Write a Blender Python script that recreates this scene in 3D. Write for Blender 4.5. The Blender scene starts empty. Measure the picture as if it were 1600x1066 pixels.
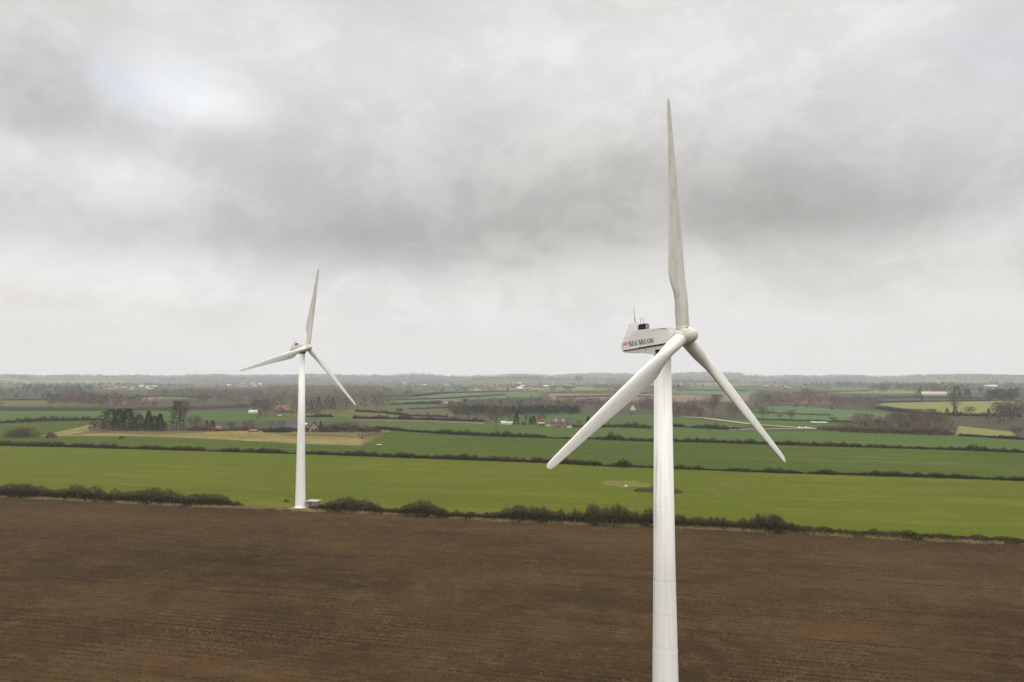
import bpy, bmesh, math, random
import numpy as np
from mathutils import Vector, Matrix
R = math.radians
rng = np.random.default_rng(7)
random.seed(7)
S = bpy.context.scene
C = S.collection

# ------------------------------------------------------------------ camera
CAM_Z = 44.5
FPX, HOR = 1244.0, 590.0                      # focal length in photo pixels, horizon row
PITCH = math.atan((HOR - 533) / FPX)
cam_d = bpy.data.cameras.new("camera"); cam = bpy.data.objects.new("camera", cam_d); C.objects.link(cam)
cam_d.sensor_width = 36; cam_d.lens = 36 * FPX / 1600
cam_d.clip_start = 0.5; cam_d.clip_end = 60000
cam.location = (0, 0, CAM_Z); cam.rotation_euler = (R(90) + PITCH, 0, 0)
S.camera = cam

# ------------------------------------------------------------------ light, exposure
S.view_settings.view_transform = 'Standard'; S.view_settings.look = 'None'
S.view_settings.exposure = -0.0; S.view_settings.gamma = 1
S.view_settings.use_curve_mapping = False
SUN_EL, SUN_AZ = R(42), R(174)                # azimuth measured clockwise from +Y
sd = bpy.data.lights.new("sun", 'SUN'); sd.energy = 1.5; sd.angle = R(35); sd.color = (1, 0.96, 0.9)
sun = bpy.data.objects.new("sun", sd); C.objects.link(sun)
sv = Vector((math.sin(SUN_AZ) * math.cos(SUN_EL), math.cos(SUN_AZ) * math.cos(SUN_EL), math.sin(SUN_EL)))
sun.rotation_euler = sv.to_track_quat('Z', 'Y').to_euler(); sun.location = (0, 0, 300)

S.cycles.max_bounces = 6; S.cycles.volume_bounces = 2; S.cycles.diffuse_bounces = 3
S.cycles.transparent_max_bounces = 16
S.cycles.use_adaptive_sampling = False
S.cycles.use_denoising = True; S.cycles.denoiser = 'OPENIMAGEDENOISE'; S.cycles.denoising_prefilter = 'NONE'; S.cycles.denoising_quality = 'HIGH'
W = bpy.data.worlds.new("World"); S.world = W; W.use_nodes = True
SKY_GAIN = 1.0
class NT:
    def __init__(s, tree): s.t = tree; s.n = tree.nodes; s.l = tree.links
    def node(s, kind, **kw):
        n = s.n.new(kind)
        for k, v in kw.items(): setattr(n, k, v)
        return n
    def put(s, sock, v):
        if isinstance(v, bpy.types.NodeSocket): s.l.new(v, sock)
        elif v is not None:
            if hasattr(sock.default_value, '__len__'):
                sock.default_value = (tuple(v) + (1,))[:len(sock.default_value)] if hasattr(v, '__len__') else (v,) * len(sock.default_value)
            else: sock.default_value = v
    def m(s, op, a, b=None, c=None, clamp=False):
        n = s.node('ShaderNodeMath', operation=op, use_clamp=clamp)
        s.put(n.inputs[0], a); s.put(n.inputs[1], b); s.put(n.inputs[2], c); return n.outputs[0]
    def vm(s, op, a, b=None):
        n = s.node('ShaderNodeVectorMath', operation=op); s.put(n.inputs[0], a); s.put(n.inputs[1], b)
        return n.outputs['Value'] if op in ('LENGTH', 'DOT_PRODUCT', 'DISTANCE') else n.outputs[0]
    def mix(s, f, a, b):
        n = s.node('ShaderNodeMix', data_type='RGBA'); s.put(n.inputs[0], f); s.put(n.inputs[6], a); s.put(n.inputs[7], b); return n.outputs[2]
    def noise(s, v, scale, det=4, rough=.55, dist=0., dims='3D'):
        n = s.node('ShaderNodeTexNoise', noise_dimensions=dims); s.put(n.inputs['Vector'], v)
        s.put(n.inputs['Scale'], scale); s.put(n.inputs['Detail'], det); s.put(n.inputs['Roughness'], rough); s.put(n.inputs['Distortion'], dist)
        return n.outputs[0]
    def ramp(s, f, lo, hi, a=0., b=1.):
        n = s.node('ShaderNodeMapRange', interpolation_type='SMOOTHSTEP'); s.put(n.inputs[0], f)
        for i, v in enumerate((lo, hi, a, b)): s.put(n.inputs[i + 1], v)
        return n.outputs[0]
    def mapping(s, v, rot=(0, 0, 0), scale=(1, 1, 1), loc=(0, 0, 0)):
        n = s.node('ShaderNodeMapping'); s.put(n.inputs[0], v); s.put(n.inputs[1], loc); s.put(n.inputs[2], rot); s.put(n.inputs[3], scale); return n.outputs[0]

w = NT(W.node_tree); w.n.clear()
tc = w.node('ShaderNodeTexCoord'); d = w.vm('NORMALIZE', tc.outputs['Generated'])
sp = w.node('ShaderNodeSeparateXYZ'); w.put(sp.inputs[0], d)
el = w.m('MAXIMUM', sp.outputs[2], 0.0)
den = w.m('ADD', el, 0.14)
cb = w.node('ShaderNodeCombineXYZ'); w.put(cb.inputs[0], w.m('DIVIDE', sp.outputs[0], den)); w.put(cb.inputs[1], w.m('DIVIDE', sp.outputs[1], den)); w.put(cb.inputs[2], 3.1)
q = cb.outputs[0]
n1 = w.noise(w.mapping(d, scale=(2.0, 2.0, 3.8), loc=(.3, 0, .2)), 1.0, 8, .52, .4)
n2 = w.noise(w.mapping(d, loc=(5, 2, 0), scale=(6, 6, 10)), 1.0, 8, .58, .5)
n4 = w.noise(w.mapping(d, loc=(1, 7, 3), scale=(17, 17, 26)), 1.0, 7, .6, .6)
n3 = w.noise(w.mapping(q, scale=(.8, 1, 1)), 0.9, 6, .5, .4)
# overcast deck: pale towards the horizon, a darker layer of cloud above it, brightening again overhead
g = w.ramp(el, 0.02, 0.13, 0.80, 0.76)
g = w.m('ADD', g, w.ramp(el, 0.12, 0.19, 0.0, -0.095))
g = w.m('ADD', g, w.ramp(el, 0.24, 0.38, 0.0, 0.05))
up = w.ramp(el, 0.46, 0.95, 0.0, 1.9)
def blob(px, py, sx, sz, amp):
    v = Vector(((px - 800) / FPX, 1, (HOR - py) / FPX)).normalized()
    df = w.vm('SUBTRACT', d, tuple(v)); df = w.vm('MULTIPLY', df, (FPX / sx, 1.2, FPX / sz))
    L = w.vm('LENGTH', df); return w.m('MULTIPLY', w.m('EXPONENT', w.m('MULTIPLY', w.m('MULTIPLY', L, L), -0.7)), amp)
acc = None
for b in ((450, 385, 290, 42, -.17), (690, 330, 420, 75, -.12), (1230, 300, 300, 75, -.15), (90, 150, 190, 65, -.17), (1450, 320, 170, 40, -.07), (820, 400, 220, 40, -.04),
          (262, 135, 70, 44, .34), (345, 165, 60, 24, .18), (130, 425, 180, 42, .20), (60, 240, 110, 28, .16), (190, 285, 55, 35, .12), (1520, 180, 105, 80, .20), (950, 80, 360, 85, .10),
          (1320, 50, 200, 50, .08), (1570, 40, 60, 60, -.08), (40, 510, 120, 25, .06), (800, 480, 420, 40, .04), (1550, 480, 110, 30, .06), (60, 470, 120, 14, -.05), (1350, 440, 240, 26, -.06)):
    o = blob(*b); acc = o if acc is None else w.m('ADD', acc, o)
wave = w.m('ADD', w.m('MULTIPLY', w.m('SUBTRACT', n1, .5), 0.36), w.m('ADD', w.m('MULTIPLY', w.m('SUBTRACT', n2, .5), 0.26), w.m('ADD', w.m('MULTIPLY', w.m('SUBTRACT', n4, .5), .11), w.m('MULTIPLY', w.m('SUBTRACT', n3, .5), .10))))
fade = w.ramp(el, 0.0, 0.14, 0.10, 1.0)
v_ = w.m('ADD', g, w.m('MULTIPLY', w.m('ADD', wave, w.m('MULTIPLY', acc, .72)), fade))
v_ = w.m('MAXIMUM', v_, 0.3)
edge = w.m('SUBTRACT', w.ramp(w.m('ADD', n2, w.m('MULTIPLY', w.m('SUBTRACT', n4, .5), .7)), .46, .56), .5)
v_ = w.m('ADD', v_, w.m('MULTIPLY', w.m('MULTIPLY', edge, .022), fade))
v_ = w.m('ADD', v_, up)
warm = w.ramp(w.m('ADD', n3, w.m('MULTIPLY', acc, .6)), .42, .62)
tint = w.mix(warm, (1.0, .982, .955), (1.0, .988, .975))
tint = w.mix(w.m('MINIMUM', w.m('ADD', blob(100, 460, 330, 70, .9), blob(1560, 480, 200, 60, .6)), 1.0), tint, (1.0, .965, .93))
tint = w.mix(w.m('MINIMUM', w.m('ADD', blob(230, 270, 240, 120, .75), blob(1560, 60, 150, 100, .6)), 1.0), tint, (.955, .972, 1.0))
cl = w.vm('MULTIPLY', tint, v_)
sky = w.node('ShaderNodeTexSky', sky_type='NISHITA', sun_disc=False, sun_elevation=SUN_EL, sun_rotation=SUN_AZ)
sk = w.vm('MULTIPLY', sky.outputs[0], (.12, .12, .12))
thin = w.m('MULTIPLY', w.ramp(w.m('ADD', blob(245, 120, 75, 45, 1.0), w.m('MULTIPLY', blob(1560, 50, 110, 90, 1.0), .5)), .25, 1.0), w.ramp(n2, .36, .54))
col = w.mix(w.m('MULTIPLY', thin, .6), cl, w.vm('ADD', w.vm('MULTIPLY', sk, (1, 1, 1)), (.42, .43, .46)))
bgn = w.node('ShaderNodeBackground'); w.put(bgn.inputs[0], col); w.put(bgn.inputs[1], SKY_GAIN)
wo = w.node('ShaderNodeOutputWorld'); w.l.new(bgn.outputs[0], wo.inputs[0])
W.cycles.sampling_method = 'MANUAL'; W.cycles.sample_map_resolution = 512

# ------------------------------------------------------------------ terrain
def ss(a, b, x):
    t = np.clip((np.asarray(x, float) - a) / (b - a), 0, 1); return t * t * (3 - 2 * t)
def H(x, y):
    x = np.asarray(x, float); y = np.asarray(y, float); r = np.hypot(x, y)
    z = 4.9 * ss(80, 245, y)
    a = 1.6 * ss(420, 1000, r) + 3.2 * ss(900, 2600, r) + 4 * ss(2500, 5000, r)
    z = z + a * (np.sin(x / 330 + 1.3) * np.sin(y / 410 + .4) * .55 + np.sin(x / 760 + y / 900 + 2.) * .6 + .3 * np.sin(x / 190 - y / 520))
    t = np.arctan2(x, np.maximum(y, 1)) 
    rid = .78 + .10 * np.sin(t * 9 + .5) + .09 * np.sin(t * 23 + 2) + .06 * np.sin(t * 51 + 1) + .04 * np.sin(t * 97)
    z = z + 62 * ss(4200, 8200, r) * rid
    for pt, w_, hh in ((-.145, .055, 34), (.10, .05, 20), (.225, .03, 24), (-.42, .06, 10), (.5, .1, 8)):
        z = z + hh * np.exp(-((t - pt) / w_) ** 2) * ss(7000, 9800, r)
    return z
cp_, sp_ = math.cos(PITCH), math.sin(PITCH)
def ray(px, py):
    a, b = px - 800, 533 - py
    v = np.array([a, FPX * cp_ - b * sp_, FPX * sp_ + b * cp_]); return v / v[1]
TS = np.concatenate([np.arange(60, 1500, 1.0), np.arange(1500, 11500, 4.0)])
def P(px, py):                                # where the sight line through a photo pixel meets the land
    v = ray(px, py); z = CAM_Z + TS * v[2] - H(TS * v[0], TS)
    i = np.argmax(z < 0) if (z < 0).any() else len(TS) - 1
    if i > 0 and z[i] < 0:
        f = z[i - 1] / (z[i - 1] - z[i]); t = TS[i - 1] + f * (TS[i] - TS[i - 1])
    else: t = 9500.
    return np.array([t * v[0], t])
def G(px, py): p = P(px, py); return (p[0], p[1], float(H(*p)))
def mpp(p): return math.hypot(p[0] * .0 , p[1]) / FPX      # metres per photo pixel there

# ------------------------------------------------------------------ materials
MATS = {}
def mat(name, build):
    if name in MATS: return MATS[name]
    m = bpy.data.materials.new(name); m.use_nodes = True; t = NT(m.node_tree); t.n.clear()
    bs = t.node('ShaderNodeBsdfPrincipled'); o = t.node('ShaderNodeOutputMaterial'); t.l.new(bs.outputs[0], o.inputs[0])
    build(t, bs); MATS[name] = m; return m
def pos(t): return t.node('ShaderNodeNewGeometry').outputs['Position']
def bump(t, bs, h, strength, dist):
    b = t.node('ShaderNodeBump'); t.put(b.inputs['Height'], h); t.put(b.inputs['Strength'], strength); t.put(b.inputs['Distance'], dist); t.l.new(b.outputs[0], bs.inputs['Normal'])
FUR = math.atan2(-73, 305)                    # direction of the drilling, along the hedge
def crop_mat(name, c1, c2, c3, rot=FUR, stripe=.5, big=90., fine=1., tram=0.):
    def b(t, bs):
        p = pos(t); al = t.mapping(p, rot=(0, 0, -rot))
        n_big = t.noise(p, 1 / big, 4, .55); n_mid = t.noise(p, 1 / 9., 5, .6); n_f = t.noise(p, 1.3 / fine, 4, .7)
        st = t.noise(t.mapping(al, scale=(.006, .16, 1)), 1., 4, .6)
        st2 = t.noise(t.mapping(al, scale=(.03, .9, 1)), 1. / fine, 3, .6)
        f = t.m('ADD', t.m('MULTIPLY', n_big, .5), t.m('MULTIPLY', st, stripe * .7)); 
        f = t.m('ADD', f, t.m('MULTIPLY', n_mid, .22)); f = t.ramp(f, .40 + stripe * .22, .62 + stripe * .42)
        c = t.mix(f, c1, c2)
        st3 = t.noise(t.mapping(al, scale=(.018, .30, 1), loc=(3, 9, 0)), 1. / fine, 5, .65); c = t.mix(t.m('MULTIPLY', t.ramp(st3, .46, .66), .65), c, c3)
        c = t.mix(t.m('MULTIPLY', t.ramp(t.m('ADD', t.m('MULTIPLY', n_f, .6), t.m('MULTIPLY', st2, .4)), .44, .68), .6), c, tuple(v * .75 for v in c3))
        if tram:
            sy = t.node('ShaderNodeSeparateXYZ'); t.put(sy.inputs[0], al)
            yy = t.m('ADD', sy.outputs[1], t.m('MULTIPLY', t.noise(t.mapping(al, scale=(.01, .01, 1)), 1., 2), 6.))
            for per, wd, k in ((24., .016, 1.), (24., .016, 1.), (3.1, .16, .35)):
                fr = t.m('ABSOLUTE', t.m('SUBTRACT', t.m('FRACT', t.m('DIVIDE', yy, per)), .5)); yy = t.m('ADD', yy, 1.9)
                ln = t.m('SUBTRACT', 1., t.ramp(fr, wd * .5, wd), clamp=True); ln = t.m('MULTIPLY', ln, t.ramp(t.noise(t.mapping(al, scale=(.012, .05, 1)), 1., 3), .40, .60))
                c = t.mix(t.m('MULTIPLY', ln, tram * k), c, tuple(v * .55 for v in c3))
            sp_n = t.noise(p, .11, 5, .7); c = t.mix(t.m('MULTIPLY', t.ramp(sp_n, .60, .74), .45), c, (c2[0] * 1.25, c2[1] * 1.12, c2[2]))
        t.put(bs.inputs['Base Color'], c); t.put(bs.inputs['Roughness'], .95); t.put(bs.inputs['Specular IOR Level'], .05)
        bump(t, bs, t.m('ADD', n_f, st2), .6, .12)
    return mat(name, b)
def soil(t, bs):
    p = pos(t); al = t.mapping(p, rot=(0, 0, -FUR))
    big = t.noise(t.mapping(al, scale=(.012, .024, 1)), 1., 4, .6, .3)
    st = t.noise(t.mapping(al, scale=(.05, .45, 1)), 1., 7, .68)
    st2 = t.noise(t.mapping(al, scale=(.35, 1.6, 1)), 1., 5, .7)
    fn = t.noise(t.mapping(al, scale=(1, 1.5, 1)), 1.5, 6, .8); fn2 = t.noise(p, 4.2, 4, .75)
    f = t.m('ADD', t.m('MULTIPLY', big, .8), t.m('MULTIPLY', st, .36)); f = t.m('ADD', f, t.m('MULTIPLY', st2, .42))
    c = t.mix(t.ramp(f, .62, 1.04), (.028, .0170, .0072), (.088, .0520, .0205))
    c = t.mix(t.m('MULTIPLY', t.ramp(fn, .50, .62), .85), c, (.013, .008, .004))
    c = t.mix(t.m('MULTIPLY', t.ramp(fn2, .55, .68), .8), c, (.150, .094, .044))
    sy = t.node('ShaderNodeSeparateXYZ'); t.put(sy.inputs[0], al)
    yy = t.m('ADD', sy.outputs[1], t.m('MULTIPLY', t.noise(t.mapping(al, scale=(.012, .012, 1)), 1., 2), 5.))
    for per, wd, k in ((1.55, .17, .6), (.62, .2, .35), (9.3, .035, .9)):
        fr = t.m('ABSOLUTE', t.m('SUBTRACT', t.m('FRACT', t.m('DIVIDE', yy, per)), .5))
        ln = t.m('SUBTRACT', 1., t.ramp(fr, wd * .4, wd), clamp=True); ln = t.m('MULTIPLY', ln, t.ramp(t.noise(t.mapping(al, scale=(.03, .3, 1), loc=(per, 0, 0)), 1., 4), .38, .56))
        c = t.mix(t.m('MULTIPLY', ln, k), c, (.014, .0095, .0055))
    tr = t.ramp(st2, .62, .72); tr = t.m('MULTIPLY', tr, t.ramp(st, .5, .62))
    c = t.mix(t.m('MULTIPLY', tr, .7), c, (.012, .008, .0055))
    t.put(bs.inputs['Base Color'], c); t.put(bs.inputs['Roughness'], 1.); t.put(bs.inputs['Specular IOR Level'], .03)
    bump(t, bs, t.m('ADD', t.m('ADD', fn, t.m('MULTIPLY', fn2, .5)), st2), .9, .16)
M_SOIL = mat('ploughed_soil', soil)
M_LAND = crop_mat('rough_land', (.052, .052, .027), (.080, .068, .040), (.05, .044, .03), stripe=.1, big=60)
M_WIN = crop_mat('winter_wheat_near', (.064, .091, .0036), (.128, .130, .010), (.090, .070, .012), stripe=.8, tram=.8)
M_WIN2 = crop_mat('winter_wheat_mid', (.042, .070, .006), (.094, .112, .013), (.042, .044, .010), stripe=1.1, big=120, tram=1.)
M_WIN3 = crop_mat('winter_wheat_bluish', (.050, .088, .017), (.078, .112, .022), (.064, .072, .022), stripe=.6, big=150, tram=.6)
M_WIN4 = crop_mat('winter_wheat_far', (.064, .115, .040), (.082, .132, .045), (.075, .095, .045), stripe=.3, big=200)
M_PAST = crop_mat('pasture', (.080, .100, .022), (.115, .115, .035), (.070, .068, .028), stripe=.2)
M_YEL = crop_mat('yellow_pasture', (.155, .165, .048), (.125, .15, .042), (.15, .13, .055), stripe=.3)
M_STRAW = crop_mat('dead_grass', (.200, .165, .060), (.46, .36, .19), (.085, .080, .025), stripe=.25, big=12)
M_TAN = crop_mat('tilled_tan', (.165, .110, .075), (.20, .14, .095), (.14, .095, .068), stripe=.6)
M_OLIVE = crop_mat('olive_field', (.070, .078, .032), (.085, .090, .038), (.068, .060, .034), stripe=.9)
M_TRACK = crop_mat('gravel_track', (.36, .30, .22), (.44, .37, .28), (.25, .20, .14), stripe=.1)
M_PALE = crop_mat('pale_bare_ground', (.090, .096, .012), (.14, .125, .025), (.24, .185, .085), stripe=.1, big=5)
def watr(t, bs): t.put(bs.inputs['Base Color'], (.35, .36, .37)); t.put(bs.inputs['Roughness'], .12)
M_YEL2 = crop_mat('verge_grass', (.11, .105, .015), (.19, .145, .045), (.07, .08, .015), stripe=.2, big=8)
M_WATER = mat('standing_water', watr)
def leafm(name, c1, c2, c3=None, sc=.25):
    def b(t, bs):
        p = pos(t); n = t.noise(p, sc, 3, .6); n2 = t.noise(p, sc * 9, 2, .6)
        c = t.mix(t.ramp(n, .38, .62), c1, c2); c = t.mix(t.m('MULTIPLY', t.ramp(n2, .45, .7), .6), c, c3 or c2)
        t.put(bs.inputs['Base Color'], c); t.put(bs.inputs['Roughness'], .9); t.put(bs.inputs['Specular IOR Level'], .08)
    return mat(name, b)
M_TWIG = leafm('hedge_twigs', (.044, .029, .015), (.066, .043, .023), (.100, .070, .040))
M_TWIGD = leafm('hedge_dark_inner', (.016, .0125, .0065), (.022, .016, .009), (.016, .017, .007))  # inner twigs coloured darker, painting in the shade inside the hedge
M_HED2 = leafm('hedge_russet', (0.0462, 0.0297, 0.0211), (0.0693, 0.0429, 0.0297), (0.0561, 0.0462, 0.0264))
M_BARE = leafm('bare_twigs', (.098, .078, .058), (.135, .100, .078), (.10, .088, .055), sc=.06)
M_BARE2 = leafm('bare_twigs_russet', (0.1190, 0.0735, 0.0455), (0.1400, 0.0910, 0.0525), (0.1120, 0.0840, 0.0490), sc=.06)
M_BAREP = leafm('bare_twigs_mauve', (.088, .066, .058), (.125, .088, .074), (.10, .085, .055), sc=.02)
M_BAREY = leafm('willow_twigs', (0.1500, 0.1237, 0.0488), (0.1200, 0.0975, 0.0450), (0.0900, 0.0750, 0.0375), sc=.2)
M_CON = leafm('conifer_needles', (0.0120, 0.0192, 0.0096), (0.0180, 0.0276, 0.0132), (0.0270, 0.0330, 0.0150), sc=.5)
M_CONB = leafm('spruce_needles_blue', (0.0168, 0.0322, 0.0238), (0.0238, 0.0420, 0.0308), (0.0210, 0.0350, 0.0210), sc=.1)
M_PINE = leafm('pine_needles', (0.0240, 0.0270, 0.0132), (0.0348, 0.0348, 0.0180), (0.0210, 0.0240, 0.0120), sc=.3)
M_IVY = leafm('ivy_and_twigs', (.050, .048, .026), (.070, .062, .036), (.04, .045, .02), sc=.3)
M_BARK = leafm('bark', (0.0510, 0.0420, 0.0300), (0.0720, 0.0600, 0.0450))
def plain(name, c, rough=.7, spec=.3, var=.15, sc=1., metal=0.):
    def b(t, bs):
        tcn = t.node('ShaderNodeTexCoord').outputs['Object']; n = t.noise(tcn, sc, 5, .6)
        dk = tuple(v * (1 - var) for v in c); lt = tuple(min(1, v * (1 + var)) for v in c)
        t.put(bs.inputs['Base Color'], t.mix(t.ramp(n, .3, .7), dk, lt)); t.put(bs.inputs['Roughness'], rough); t.put(bs.inputs['Specular IOR Level'], spec); bs.inputs['Metallic'].default_value = metal
    return mat(name, b)
def paint(name, base, dirt, amt, streak=(6., 6., .25), lo=.5):
    def b(t, bs):
        o = t.node('ShaderNodeTexCoord').outputs['Object']
        s1 = t.noise(t.mapping(o, scale=streak), 1., 6, .65, .2); s2 = t.noise(o, .8, 5, .6); s3 = t.noise(o, 14., 3, .6)
        f = t.m('MULTIPLY', t.ramp(s1, lo, lo + .25), t.ramp(s2, .35, .65)); f = t.m('ADD', f, t.m('MULTIPLY', t.ramp(s3, .5, .75), .15))
        t.put(bs.inputs['Base Color'], t.mix(t.m('MULTIPLY', f, amt, clamp=True), base, dirt))
        t.put(bs.inputs['Roughness'], t.ramp(s2, .2, .8, .38, .55)); t.put(bs.inputs['Specular IOR Level'], .4)
        bump(t, bs, s3, .05, .01)
    return mat(name, b)

# ------------------------------------------------------------------ object helpers
def mesh_np(name, V, F, mats, mi=None, smooth=False):
    me = bpy.data.meshes.new(name); V = np.asarray(V, np.float32); F = np.asarray(F, np.int32); k = F.shape[1]
    me.vertices.add(len(V)); me.vertices.foreach_set('co', V.ravel())
    me.loops.add(F.size); me.loops.foreach_set('vertex_index', F.ravel())
    me.polygons.add(len(F)); me.polygons.foreach_set('loop_start', np.arange(0, F.size, k, dtype=np.int32)); me.polygons.foreach_set('loop_total', np.full(len(F), k, np.int32))
    for m in (mats if isinstance(mats, (list, tuple)) else [mats]): me.materials.append(m)
    if mi is not None: me.polygons.foreach_set('material_index', np.asarray(mi, np.int32))
    if smooth: me.polygons.foreach_set('use_smooth', np.ones(len(F), bool))
    me.update(calc_edges=True); return me
def link(name, me, parent=None, loc=None, rot=None, scale=None):
    o = bpy.data.objects.new(name, me); C.objects.link(o)
    if parent: o.parent = parent
    if loc is not None: o.location = loc
    if rot is not None: o.rotation_euler = rot
    if scale is not None: o.scale = scale
    return o
def tag(o, label=None, cat=None, group=None, kind=None):
    for k, v in (('label', label), ('category', cat), ('group', group), ('kind', kind)):
        if v: o[k] = v
    return o
def empty(name, loc, rz=0, label=None, cat=None, group=None):
    o = bpy.data.objects.new(name, None); C.objects.link(o); o.location = loc; o.rotation_euler = (0, 0, rz); o.empty_display_size = .5
    return tag(o, label, cat, group)
def copy_tree(o, parent=None):
    c = o.copy(); C.objects.link(c); c.parent = parent
    for ch in list(o.children): copy_tree(ch, c)
    return c
def bm_obj(name, bm, m, parent=None, smooth=False, loc=None, rot=None):
    me = bpy.data.meshes.new(name); bmesh.ops.recalc_face_normals(bm, faces=bm.faces); bm.to_mesh(me); bm.free()
    for q_ in (m if isinstance(m, (list, tuple)) else [m]): me.materials.append(q_)
    if smooth:
        for p_ in me.polygons: p_.use_smooth = True
    return link(name, me, parent, loc, rot)
def box(bm, cx, cy, cz, sx, sy, sz, rz=0):
    r = bmesh.ops.create_cube(bm, size=1); M = Matrix.Translation((cx, cy, cz)) @ Matrix.Rotation(rz, 4, 'Z') @ Matrix.Diagonal((sx, sy, sz, 1))
    bmesh.ops.transform(bm, matrix=M, verts=r['verts']); return r['verts']
def prism(bm, prof, y0, y1, w0=1., w1=1.):      # profile in x,z extruded along y
    a = [bm.verts.new((x, y0, z)) for x, z in prof]; b = [bm.verts.new((x, y1, z)) for x, z in prof]; n = len(prof)
    bm.faces.new(a); bm.faces.new(b[::-1])
    for i in range(n): bm.faces.new((a[i], b[i], b[(i + 1) % n], a[(i + 1) % n]))
def lathe(bm, prof, seg=48, axis='Z'):
    rings = []
    for r_, h_ in prof:
        rg = []
        for i in range(seg):
            a = 2 * math.pi * i / seg; c_, s_ = r_ * math.cos(a), r_ * math.sin(a)
            rg.append(bm.verts.new((c_, s_, h_) if axis == 'Z' else (h_, c_, s_)))
        rings.append(rg)
    for A, B in zip(rings, rings[1:]):
        for i in range(seg): bm.faces.new((A[i], A[(i + 1) % seg], B[(i + 1) % seg], B[i]))
    bm.faces.new(rings[0][::-1]); bm.faces.new(rings[-1])

# ------------------------------------------------------------------ the land
rr = [0.] ; r_ = 12.
while r_ < 11800: rr.append(r_); r_ *= 1.022; r_ += .2
rr = np.array(rr); NA = 720; aa = np.linspace(0, 2 * np.pi, NA, endpoint=False)
RR, AA = np.meshgrid(rr[1:], aa, indexing='ij'); X = RR * np.sin(AA); Y = RR * np.cos(AA)
V = np.stack([X, Y, H(X, Y)], -1).reshape(-1, 3); n_ = len(rr) - 1
i, j = np.meshgrid(np.arange(n_ - 1), np.arange(NA), indexing='ij'); j2 = (j + 1) % NA
F = np.stack([i * NA + j, i * NA + j2, (i + 1) * NA + j2, (i + 1) * NA + j], -1).reshape(-1, 4)[:, ::-1]
V = np.vstack([V, [[0, 0, float(H(0, 0))]]])
gm = mesh_np('ground', V, F, M_LAND); bmx = bmesh.new(); bmx.from_mesh(gm); bmx.verts.ensure_lookup_table()
for k in range(NA): bmx.faces.new((bmx.verts[k], bmx.verts[len(V) - 1], bmx.verts[(k + 1) % NA]))
bmesh.ops.recalc_face_normals(bmx, faces=bmx.faces); bmx.to_mesh(gm); bmx.free()
tag(link('ground', gm), kind='structure')
FK = [0]
def field(name, poly, m, world=False, cell=None, off=None):
    pts = [np.array(p, float) for p in poly] if world else [P(*p) for p in poly]
    pts = np.array(pts); D_ = np.hypot(*pts.mean(0)); cell = cell or float(np.clip(np.hypot(pts[:, 0], pts[:, 1]).min() / 22, 8, 90))
    bm = bmesh.new(); bm.faces.new([bm.verts.new((p[0], p[1], 0)) for p in pts])
    for ax in (0, 1):
        no = (1, 0, 0) if ax == 0 else (0, 1, 0); lo, hi = pts[:, ax].min(), pts[:, ax].max()
        for c_ in np.arange(math.ceil(lo / cell) * cell, hi, cell):
            co = (c_, 0, 0) if ax == 0 else (0, c_, 0)
            bmesh.ops.bisect_plane(bm, geom=bm.verts[:] + bm.edges[:] + bm.faces[:], plane_co=co, plane_no=no)
    bmesh.ops.triangulate(bm, faces=bm.faces)
    FK[0] += 1; k = off if off is not None else .045 + .0022 * FK[0]
    for v in bm.verts:
        x, y = v.co.x, v.co.y; v.co.z = float(H(x, y)) + k * max(1., math.hypot(x, y) / 320)
    bmesh.ops.recalc_face_normals(bm, faces=bm.faces)
    if bm.faces and sum(f.normal.z for f in bm.faces) < 0: bmesh.ops.reverse_faces(bm, faces=bm.faces)
    me = bpy.data.meshes.new(name); bm.to_mesh(me); bm.free(); me.materials.append(m)
    return tag(link(name, me), kind='structure')
H1 = [(-400, 745), (-200, 762), (0, 776), (100, 780), (200, 785), (300, 790), (375, 793), (440, 796), (520, 799), (600, 802), (700, 808), (800, 814), (900, 818), (1000, 821), (1100, 825), (1200, 830), (1300, 835), (1400, 841), (1500, 845), (1600, 849), (1800, 857), (2000, 866)]
H2 = [(-400, 686), (0, 697), (100, 699), (200, 702), (300, 705), (400, 708), (480, 710), (560, 713), (640, 716), (720, 719), (800, 722), (860, 724), (930, 728), (1000, 731), (1100, 735), (1200, 739), (1300, 742), (1400, 745), (1500, 748), (1600, 752), (2000, 766)]
H3 = [(590, 671), (640, 675), (700, 679), (760, 682), (850, 685), (930, 687), (1000, 690), (1100, 692), (1200, 695), (1300, 698), (1400, 701), (1500, 704), (1600, 708), (2000, 722)]
h1w = [P(*p) for p in H1]
field('ploughed_field', [(-420, 300)] + h1w + [(420, 120), (420, -160), (-420, -160)], M_SOIL, world=True, cell=10, off=.05)
field('green_field', H1 + H2[::-1], M_WIN, cell=14)
field('green_field', H2 + H3[::-1] + [(600, 677), (560, 697), (400, 690), (200, 682), (70, 683), (0, 684), (-400, 680)], M_WIN2)
field('green_field', [(590, 671), (556, 658), (700, 661), (760, 664), (870, 669), (930, 669), (1100, 672), (1200, 674), (1300, 675), (1330, 676), (1500, 681), (1600, 687), (2000, 700)] + H3[::-1][:-1], M_WIN3)
field('green_field', [(-400, 680), (0, 684), (40, 684), (70, 682), (150, 663), (150, 658), (60, 660), (0, 663), (-400, 667)], M_WIN2)
field('green_field', [(-400, 666), (0, 662), (60, 659), (150, 657), (400, 659), (560, 658), (560, 645), (430, 643), (280, 643), (0, 642), (-400, 642)], M_WIN3)
field('dry_meadow', [(60, 682), (150, 662), (156, 672), (240, 675), (330, 672), (400, 674), (500, 676), (590, 671), (612, 674), (600, 678), (562, 697), (480, 694), (400, 690), (300, 685), (200, 682), (100, 682)], M_STRAW)
field('olive_field', [(548, 648), (556, 633), (680, 632), (700, 644), (755, 652), (640, 650)], M_OLIVE)
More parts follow.
